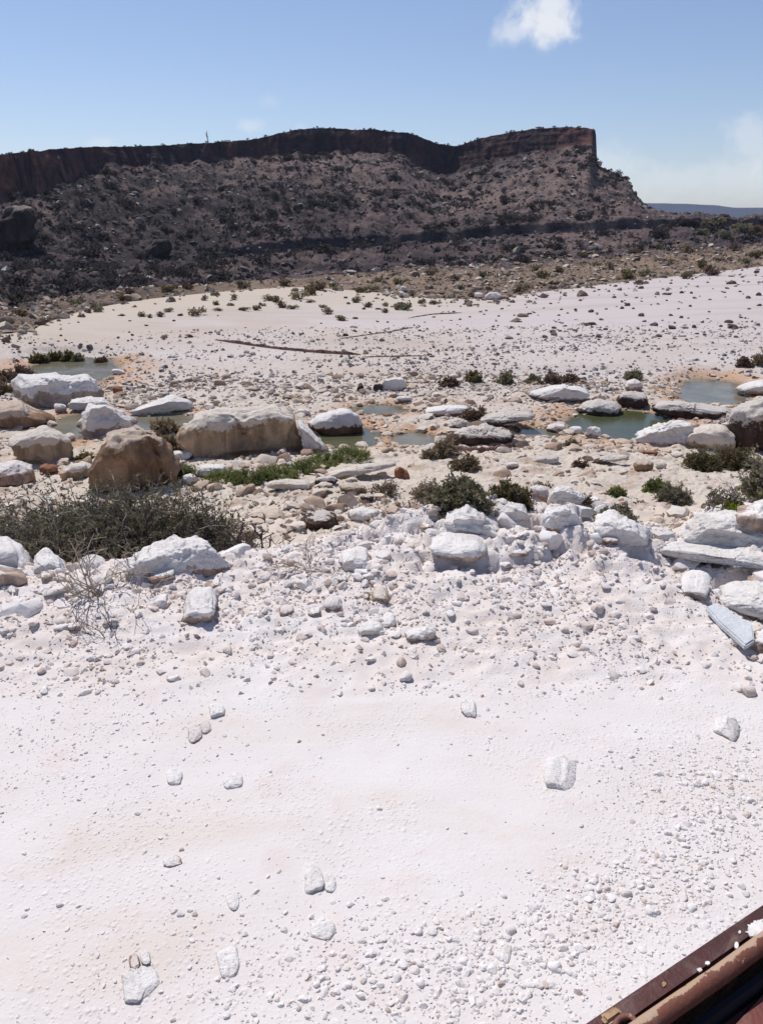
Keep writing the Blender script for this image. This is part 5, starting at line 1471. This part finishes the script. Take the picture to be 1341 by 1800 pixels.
spots = [(155, 550, 14), (170, 548, 26), (252, 556, 18), (262, 558, 12), (283, 556, 16), (298, 548, 18), (350, 554, 28), (378, 536, 14), (384, 546, 14), (405, 537, 14), (412, 527, 16), (430, 546, 20), (452, 545, 18), (462, 538, 12), (470, 528, 26), (482, 531, 22),
         (497, 541, 20), (516, 543, 20), (529, 526, 28), (540, 518, 30), (545, 532, 14), (566, 541, 14), (576, 552, 22), (598, 563, 24), (560, 510, 34), (590, 510, 24), (628, 532, 22), (636, 514, 20), (644, 540, 18), (655, 512, 22), (678, 538, 14), (677, 550, 14), (698, 541, 18), (712, 545, 34),
         (724, 521, 16), (741, 533, 18), (762, 535, 18), (812, 510, 18), (826, 522, 20), (846, 486, 20), (802, 494, 22), (896, 522, 12), (922, 512, 26), (955, 490, 24), (972, 508, 16), (1046, 468, 16), (1070, 470, 16), (1100, 488, 36), (1122, 500, 18), (1130, 484, 20), (1208, 490, 26), (1214, 484, 18), (1252, 484, 34),
         (1028, 572, 14), (1172, 462, 18), (1230, 470, 20), (1262, 460, 18), (1310, 462, 22), (1205, 444, 26), (1330, 452, 26), (1290, 440, 24), (1160, 438, 20), (1110, 446, 24), (1020, 452, 18), (986, 478, 18), (940, 474, 20), (760, 484, 26), (700, 500, 20), (668, 496, 20),
         (380, 520, 18), (360, 528, 14), (300, 512, 26), (330, 508, 20), (430, 506, 26), (500, 500, 30), (210, 526, 22), (228, 518, 22), (104, 552, 14), (84, 566, 20), (40, 556, 26), (14, 566, 22), (130, 536, 24)]
for i, (px, py, w) in enumerate(spots):
    g = ground_px(px, py)
    if g is None: continue
    s = w / FPX * float((g - O_) @ F_) * 1.15
    k = i % 12
    if k not in protoS: o = link('sand_shrub', SAND[k]); protoS[k] = o
    else: o = protoS[k].copy(); COL.objects.link(o)
    o.location = (g[0], g[1], g[2] - 0.03); o.rotation_euler = (0, 0, rngS.uniform(0, 6.28)); o.scale = (s, s, s * rngS.uniform(0.75, 1.0))
    tag(o, ('%s %s shrub %s, %s' % ('wider' if w > 22 else 'small', ('rusty', 'grey green', 'tan', 'olive')[k % 4], 'on the tan sand' if py > 500 else 'in the stony strip', 'left of the long earth bank' if px < 378 else ('above the long earth bank' if px < 640 else ('by the cream boulders' if px < 960 else 'above the open sand flat')))), 'shrub', 'dry shrubs along the foot of the hill')

HILL = [clump_mesh('hill_shrub', 300 + i, 200, 1.0, (0.55, 0.42, 0.65)[i % 3], 0.12, 'l_hill', 'w_dark') for i in range(10)]
def shrub_ok(x, y):
    r = math.hypot(x, y); t = math.atan2(x, y)
    b = float(np.interp(t, TH, KR[I_BANK])); c = float(np.interp(t, TH, KR[I_BASE]))
    if not (b < r < c - 0.5): return False
    k = float(fbm2(np.array([x * 0.05 + 2]), np.array([y * 0.05]), 3)[0])
    lo = float(np.interp(t, TH, K8R))
    if t > NOSE_TH + 0.035 and r > lo - 8: return False
    if r < lo and rngS.rand() < 0.6 * float(sst(-0.25, -0.05, t)): return False
    return rngS.rand() < 0.25 + 0.9 * float(sst(-0.12, 0.2, k + 0.35 * float(sst(-0.15, -0.42, t))))
sp2 = scatter_points(3600, prop_polar(-0.62, 0.66, 44, 176, 1.35), shrub_ok)
sz = plaw(len(sp2), 0.42, 2.9, 2.35)
o_ = np.argsort(-sz)
protoH = {}
for q, i in enumerate(o_[:290]):
    k = q % 10
    if k not in protoH: o = link('hill_shrub', HILL[k]); protoH[k] = o
    else: o = protoH[k].copy(); COL.objects.link(o)
    o.location = tuple(sp2[i] - np.array([0, 0, 0.05 * sz[i]])); o.rotation_euler = (0, 0, rngS.uniform(0, 6.28)); o.scale = (sz[i], sz[i], sz[i] * rngS.uniform(0.7, 1.0))
    tag(o, lab_hill(('large' if sz[i] > 2.0 else 'small') + ' dark shrub')(sp2[i], sz[i]), 'shrub', 'shrubs on the hillside')
VV = []; FF = []; off = 0
SM = [clump(400 + i, 34, 1.0, (0.55, 0.45)[i % 2], 0.27, 2)[0] for i in range(8)]
for q, i in enumerate(o_[290:]):
    v, f = SM[q % 8]; a = rngS.uniform(0, 6.28); s = sz[i]
    VV.append(np.stack([(v[:, 0] * math.cos(a) - v[:, 1] * math.sin(a)) * s + sp2[i, 0], (v[:, 0] * math.sin(a) + v[:, 1] * math.cos(a)) * s + sp2[i, 1], v[:, 2] * s * 0.85 + sp2[i, 2] - 0.04 * s], 1))
    FF.append(f + off); off += len(v)
tag(link('undergrowth', mesh_from('undergrowth', np.concatenate(VV), [np.concatenate(FF)], [M['l_hill']], smooth=False)), kind='stuff')
# scrub along the rim of the cliff
rng = np.random.RandomState(77)
VV = []; FF = []; off = 0
jr = np.where((TH > -0.6) & (TH < NOSE_TH - 0.002))[0]
for q in range(420):
    j = rng.choice(jr); s = rng.uniform(0.25, 0.75)
    p = P3[iT + rng.randint(0, 3), j]
    v, f = SM[q % 8]
    VV.append(v * s + p - np.array([0, 0, 0.05])); FF.append(f + off); off += len(v)
tag(link('rim_undergrowth', mesh_from('rim_undergrowth', np.concatenate(VV), [np.concatenate(FF)], [M['l_hill']], smooth=False)), kind='stuff')

# the lone slender tree on the skyline
def skyline_tree():
    t, e = th_elev(367, 251)
    j = int(np.argmin(np.abs(TH - t))); p = P3[iT + 1, j]
    s = math.hypot(p[0], p[1]) * 1.02 / FPX
    h = 19 * s
    root = bpy.data.objects.new('tree', None); COL.objects.link(root); root.location = (p[0], p[1], p[2] - 0.1)
    tag(root, 'lone slender nearly bare tree standing on the skyline of the cliff', 'tree')
    rng = np.random.RandomState(4)
    P0 = shoots(rng, np.zeros((1, 3)), np.array([[-0.12, 0, 1.0]]), np.array([h]), 8, 0.05)
    link('trunk', mesh_from('trunk', *[x if i == 0 else [x] for i, x in enumerate(tubes(P0, np.array([0.07]), np.array([0.025]), 6))], [M['w_grey']]), root)
    s1, d1, l1 = side_shoots(rng, P0, np.array([h]), 26, 0.14, 0.55, 0.25, 0.5)
    P1 = shoots(rng, s1, d1, l1, 3, 0.2)
    v1 = tubes(P1, 0.04, 0.015)
    C = P1.reshape(-1, 3)
    lf = leaves(rng, C + rng.normal(0, 0.06, C.shape), 0.13, 0.6)
    link('crown', mesh_from('crown', np.concatenate([v1[0], lf[0]]), [v1[1], lf[1] + len(v1[0])], [M['w_grey'], M['l_hill']], [0, 1], smooth=False), root)
skyline_tree()

# the mounds and the dark tree on the far right
def far_shrub(label, px, py, w, h, seed, lm, n=260):
    t, e = th_elev(px, py); r = 150
    j = int(np.argmin(np.abs(TH - t)))
    g = ground_px(px, py + 8)
    if g is None: return
    s = float((g - O_) @ F_) / FPX
    me = clump_mesh('far_shrub', seed, n, w * s, h * s, 0.13 * w * s, lm, 'w_dark')
    tag(link('far_shrub', me, loc=(g[0], g[1], g[2] - 0.1)), label, 'bush')
far_shrub('dark bushy tree standing out against the distant mesa', 1254, 392, 46, 20, 501, 'l_thorn', 420)
far_shrub('low dark thicket on the right end of the dark slope', 1200, 388, 46, 13, 502, 'l_hill', 300)
far_shrub('grey pale bush on the ridge right of the dark bushy tree', 1300, 396, 44, 14, 503, 'l_grey', 300)
far_shrub('grey bush below the ridge at far right', 1276, 410, 34, 20, 504, 'l_grey', 260)
far_shrub('brownish bush at the right edge of the ridge', 1334, 402, 50, 20, 505, 'l_rust', 300)
far_shrub('grey bush left of the dark bushy tree', 1232, 404, 30, 14, 506, 'l_grey', 260)

# the low eroded banks that cross the sand
def earth_bank(label, pts, hpx, seed):
    P = []
    for px, py in pts:
        g = ground_px(px, py); P.append(g)
    P = np.array(P)
    n = 60; u = np.linspace(0, len(P) - 1, n)
    C = np.stack([np.interp(u, np.arange(len(P)), P[:, k]) for k in range(3)], 1)
    rng = np.random.RandomState(seed)
    V = []
    prof = [(-0.10, -0.10), (-0.02, 0.45), (0.02, 0.9), (0.14, 1.0), (0.5, 0.75), (1.4, -0.1)]
    for i, c in enumerate(C):
        s = hpx * float((c - O_) @ F_) / FPX
        tp = min(1, 6 * min(i, n - 1 - i) / n + 0.25)
        d = np.array([c[0], c[1], 0]); d /= np.linalg.norm(d)
        w = 0.5 * fbm2(np.array([i * 0.35]), np.array([seed * 3.1]), 4)[0]
        for (a, h) in prof:
            V.append(c + d * (a * s * 2.0 + w * s) + np.array([0, 0, h * s * tp * (1 + 0.7 * fbm2(np.array([i * 0.6 + a]), np.array([seed * 1.7]), 3)[0])]))
    me = mesh_from('earth_bank', np.array(V), [grid_faces(n, len(prof))], [M['r_earth']])
    tag(link('earth_bank', me), label, 'earth bank')
M['r_earth'] = plain_material('red_brown_earth', (0.115, 0.060, 0.045), (0.26, 0.165, 0.13), 4.0, 0.95)
earth_bank('long low reddish earth bank curving across the sand', [(378, 598), (430, 606), (480, 613), (540, 619), (600, 623), (634, 624)], 5.0, 1)
earth_bank('thin dark scarp line on the sand, nearest of the right ones', [(592, 597), (640, 590), (690, 583), (728, 575)], 1.9, 2)
earth_bank('thin dark scarp line higher up the sand flat', [(716, 560), (760, 553), (812, 550)], 1.8, 3)
earth_bank('low dark scarp at the top of the gravel bar', [(636, 628), (690, 627), (752, 626)], 1.8, 4)
earth_bank('red undercut earth bank at the foot of the crusted slab', [(786, 792), (840, 796), (880, 792), (905, 786)], 9.0, 5)

# ------------------------------------------------------------------ the truck the picture was taken from
def paint_material(name, base, worn, amount, rough=0.35):
    m, N, b = new_mat(name, rough + 0.2, 0.35)
    p = pos(N)
    n1 = N.noise(p, 38, 6, 0.7, 0.5); n2 = N.noise(p, 7, 4, 0.6)
    c = N.mix(N.ramp(n2, 0.35, 0.7), rgb(base), rgb(tuple(x * 1.45 for x in base)))
    c = N.mix(N.ramp(N.math('ADD', N.attr('wear_highlight'), N.math('ADD', n1, N.math('MULTIPLY', n2, 0.5))), 0.98 - amount, 1.02 - amount), c, rgb(worn))
    N.link(c, b.inputs['Base Color'])
    dust = N.noise(p, 16, 5, 0.7, 0.8)
    N.link(N.mix(N.math('MULTIPLY', N.ramp(dust, 0.48, 0.72), 0.30), c, rgb((0.34, 0.26, 0.22))), b.inputs['Base Color'])
    add_bump(N, b, N.math('ADD', n1, dust), 0.3, 0.01)
    return m
M['paint'] = paint_material('oxblood_truck_paint', (0.055, 0.018, 0.016), (0.55, 0.47, 0.38), -0.03)
M['paint_worn'] = paint_material('worn_rail_paint', (0.115, 0.040, 0.024), (0.40, 0.27, 0.18), 0.05)
M['paint_red'] = paint_material('red_brown_panel_paint', (0.13, 0.038, 0.030), (0.25, 0.12, 0.09), -0.02)
M['dark'] = plain_material('dark_truck_interior', (0.012, 0.012, 0.016), (0.02, 0.02, 0.026))
M['chip'] = plain_material('chipped_bare_metal', (0.62, 0.58, 0.54), (0.78, 0.76, 0.74), 40, 0.5)
M['brass'] = plain_material('rusty_brass', (0.20, 0.11, 0.055), (0.42, 0.28, 0.16), 60, 0.5)
M['cable'] = plain_material('grey_rubber', (0.25, 0.25, 0.26), (0.33, 0.33, 0.34), 20, 0.5)

def truck():
    zt = 1.90
    a = plane_pt(1018, 1800, zt); b = plane_pt(1341, 1584, zt)
    ex = (b - a); L0 = np.linalg.norm(ex); ex /= L0
    ey = np.array([ex[1], -ex[0], 0])                     # towards the tray (towards the viewer)
    root = bpy.data.objects.new('truck', None); COL.objects.link(root)
    root.location = (a[0], a[1], zt); root.rotation_euler = (0, 0, math.atan2(ex[1], ex[0]))
    tag(root, 'open tray of a rusty oxblood truck at the lower right corner', 'truck')
    def part(name, v, f, mat, smooth=False, parent=root, bevel=0.0):
        o = link(name, mesh_from(name, v, f, [M[mat]], smooth=smooth), parent)
        if bevel:
            bm = bmesh.new(); bm.from_mesh(o.data)
            bmesh.ops.bevel(bm, geom=bm.edges[:], offset=bevel, segments=3, affect='EDGES')
            bm.to_mesh(o.data); bm.free()
        return o
    def box(x0, x1, y0, y1, z0, z1):
        v = np.array([[x, y, z] for x in (x0, x1) for y in (y0, y1) for z in (z0, z1)], float)
        f = np.array([[0, 1, 3, 2], [4, 6, 7, 5], [0, 4, 5, 1], [2, 3, 7, 6], [0, 2, 6, 4], [1, 5, 7, 3]])
        return v, [f]
    # local axes: x along the rail, -y towards the viewer, z up
    def loc(px, py, z):
        q = plane_pt(px, py, zt + z) - np.array([a[0], a[1], zt])
        return q @ ex, q @ np.array([-ex[1], ex[0], 0])
    wi = loc(1341, 1641, 0)[1]                             # inner edge of the rail's flat
    w = abs(wi)
    X0, X1 = -2.2, 2.8
    v, f = box(X0, X1, -w, 0, -0.035, 0); part('rail', v, f, 'paint', bevel=0.006)
    v, f = box(X0, X1, -0.02, -0.004, -0.62, -0.036); part('side_panel', v, f, 'paint_red')
    # rolled inner lip
    n = 90; xs_ = np.linspace(X0, X1, n); P = np.stack([xs_, np.full(n, -w - 0.0078), np.full(n, 0.001)], 1)[None]
    P[0, :, 2] += 0.0012 * np.sin(xs_ * 31)
    v, f = tubes(P, np.array([0.009]), np.array([0.009]), 16); lip = part('rolled_lip', v, [f], 'paint_worn', True)
    at_ = lip.data.attributes.new('wear_highlight', 'FLOAT', 'POINT')
    up_ = (v[:, 2] - 0.001) / 0.0125 * 0.75 + (v[:, 1] + w + 0.0105) / 0.0125 * 0.65
    at_.data.foreach_set('value', (0.27 * sst(0.55, 0.9, up_)).astype(np.float32))  # rubbed wear plus a pale highlight painted along the top of the lip
    v, f = box(X0, X1, -w - 0.026, -w - 0.020, -0.50, -0.016); part('inner_panel', v, f, 'dark')
    v, f = box(X0, X1, -w - 0.95, -w - 0.028, -0.56, -0.52); part('tray_floor', v, f, 'dark')
    # the red brown cover inside the tray, at the very corner
    q = [loc(1228, 1830, -0.03), loc(1341, 1712, -0.03)]
    d = np.array(q[1]) - np.array(q[0]); d /= np.linalg.norm(d); nrm = np.array([d[1], -d[0]])
    p0 = np.array(q[0]) - d * 0.35; p1 = np.array(q[1]) + d * 0.5
    ring = [p0, p1, p1 + nrm * 0.5, p0 + nrm * 0.5]
    v = np.array([[x, y, z] for z in (-0.10, -0.03) for x, y in ring])
    f = np.array([[3, 2, 1, 0], [4, 5, 6, 7], [0, 1, 5, 4], [1, 2, 6, 5], [2, 3, 7, 6], [3, 0, 4, 7]])
    part('cover', v, [f], 'paint_red', bevel=0.012)
    # chips of lost paint on the rail
    rng = np.random.RandomState(3)
    def chip(px0, py0, px1, py1, seed, mat='chip', spiky=0.25, name='paint_chip', h=0.0012):
        c = np.array(loc((px0 + px1) / 2, (py0 + py1) / 2, 0))
        e1 = np.array(loc(px1, (py0 + py1) / 2, 0)) - c; e2 = np.array(loc((px0 + px1) / 2, py0, 0)) - c
        r = np.random.RandomState(seed); k = 72
        an = np.linspace(0, 2 * math.pi, k, endpoint=False)
        rad = 1 - spiky * (0.7 + 0.9 * fbm2(np.cos(an) * 2.2 + seed * 7, np.sin(an) * 2.2, 4, 0.75)) - 0.35 * spiky * r.rand(k)
        pts = c + (np.cos(an) * rad)[:, None] * e1 + (np.sin(an) * rad)[:, None] * e2
        pts[:, 1] = np.clip(pts[:, 1], -w + 0.002, -0.004)
        top = np.column_stack([pts, np.full(k, h)]); low = np.column_stack([pts, np.full(k, -0.001)])
        v = np.concatenate([top, low, [[c[0], c[1], h]]])
        i = np.arange(k); j = (i + 1) % k
        part(name, v, [np.stack([i, j, np.full(k, 2 * k)], 1), np.stack([i, i + k, j + k, j], 1)], mat)
    chip(1302, 1610, 1362, 1662, 1, spiky=0.4)
    chip(1289, 1655, 1298, 1670, 2); chip(1296, 1636, 1302, 1643, 3)
    chip(1237, 1690, 1248, 1698, 4); chip(1221, 1700, 1236, 1712, 5, spiky=0.5)
    chip(1160, 1724, 1172, 1738, 6, 'brass', 0.4, 'rust_spot')
    # the latch at the bottom edge
    cx, cy = loc(1078, 1796, 0)
    v, f = box(cx - 0.011, cx + 0.011, cy - 0.002, cy + 0.009, 0.0, 0.007); lt = part('latch', v, f, 'brass', bevel=0.003)
    k = 40; an = np.linspace(0, 2 * math.pi, k); P = np.stack([cx + 0.004 + 0.011 * np.cos(an), cy - 0.010 + 0.007 * np.sin(an), np.full(k, 0.005)], 1)[None]
    v, f = tubes(P, np.array([0.0028]), np.array([0.0028]), 8); part('ring', v, [f], 'paint_worn', True, lt)
    # grey cable end curling in the dark tray
    hx, hy = loc(1188, 1808, -0.10)
    an = np.linspace(-0.6, 3.6, 24); P = np.stack([hx + 0.020 * np.cos(an), hy + 0.016 * np.sin(an), np.linspace(-0.11, -0.10, 24)], 1)[None]
    v, f = tubes(P, np.array([0.0045]), np.array([0.0045]), 8); part('cable', v, [f], 'cable', True)
truck()

# ------------------------------------------------------------------ the air
def haze():
    x0, x1, y0, y1, z0, z1 = -4600, 4600, -4600, 4600, -5.0, 90.0
    v = np.array([[x, y, z] for x in (x0, x1) for y in (y0, y1) for z in (z0, z1)], float)
    f = np.array([[0, 1, 3, 2], [4, 6, 7, 5], [0, 4, 5, 1], [2, 3, 7, 6], [0, 2, 6, 4], [1, 5, 7, 3]])
    m = bpy.data.materials.new('thin_haze'); m.use_nodes = True
    t = m.node_tree; t.nodes.clear()
    o = t.nodes.new('ShaderNodeOutputMaterial'); pv = t.nodes.new('ShaderNodeVolumePrincipled')
    pv.inputs['Color'].default_value = (0.62, 0.74, 1.0, 1); pv.inputs['Density'].default_value = HAZE
    pv.inputs['Anisotropy'].default_value = 0.2
    t.links.new(pv.outputs[0], o.inputs['Volume'])
    tag(link('haze', mesh_from('haze', v, [f], [m], smooth=False)), kind='stuff')
HAZE = 0.00017
haze()
print('OBJECTS', len(bpy.data.objects), 'TRIS', sum(sum(len(p.vertices) - 2 for p in me.polygons) if len(me.polygons) < 2000 else len(me.polygons) * 1.6 for me in bpy.data.meshes))
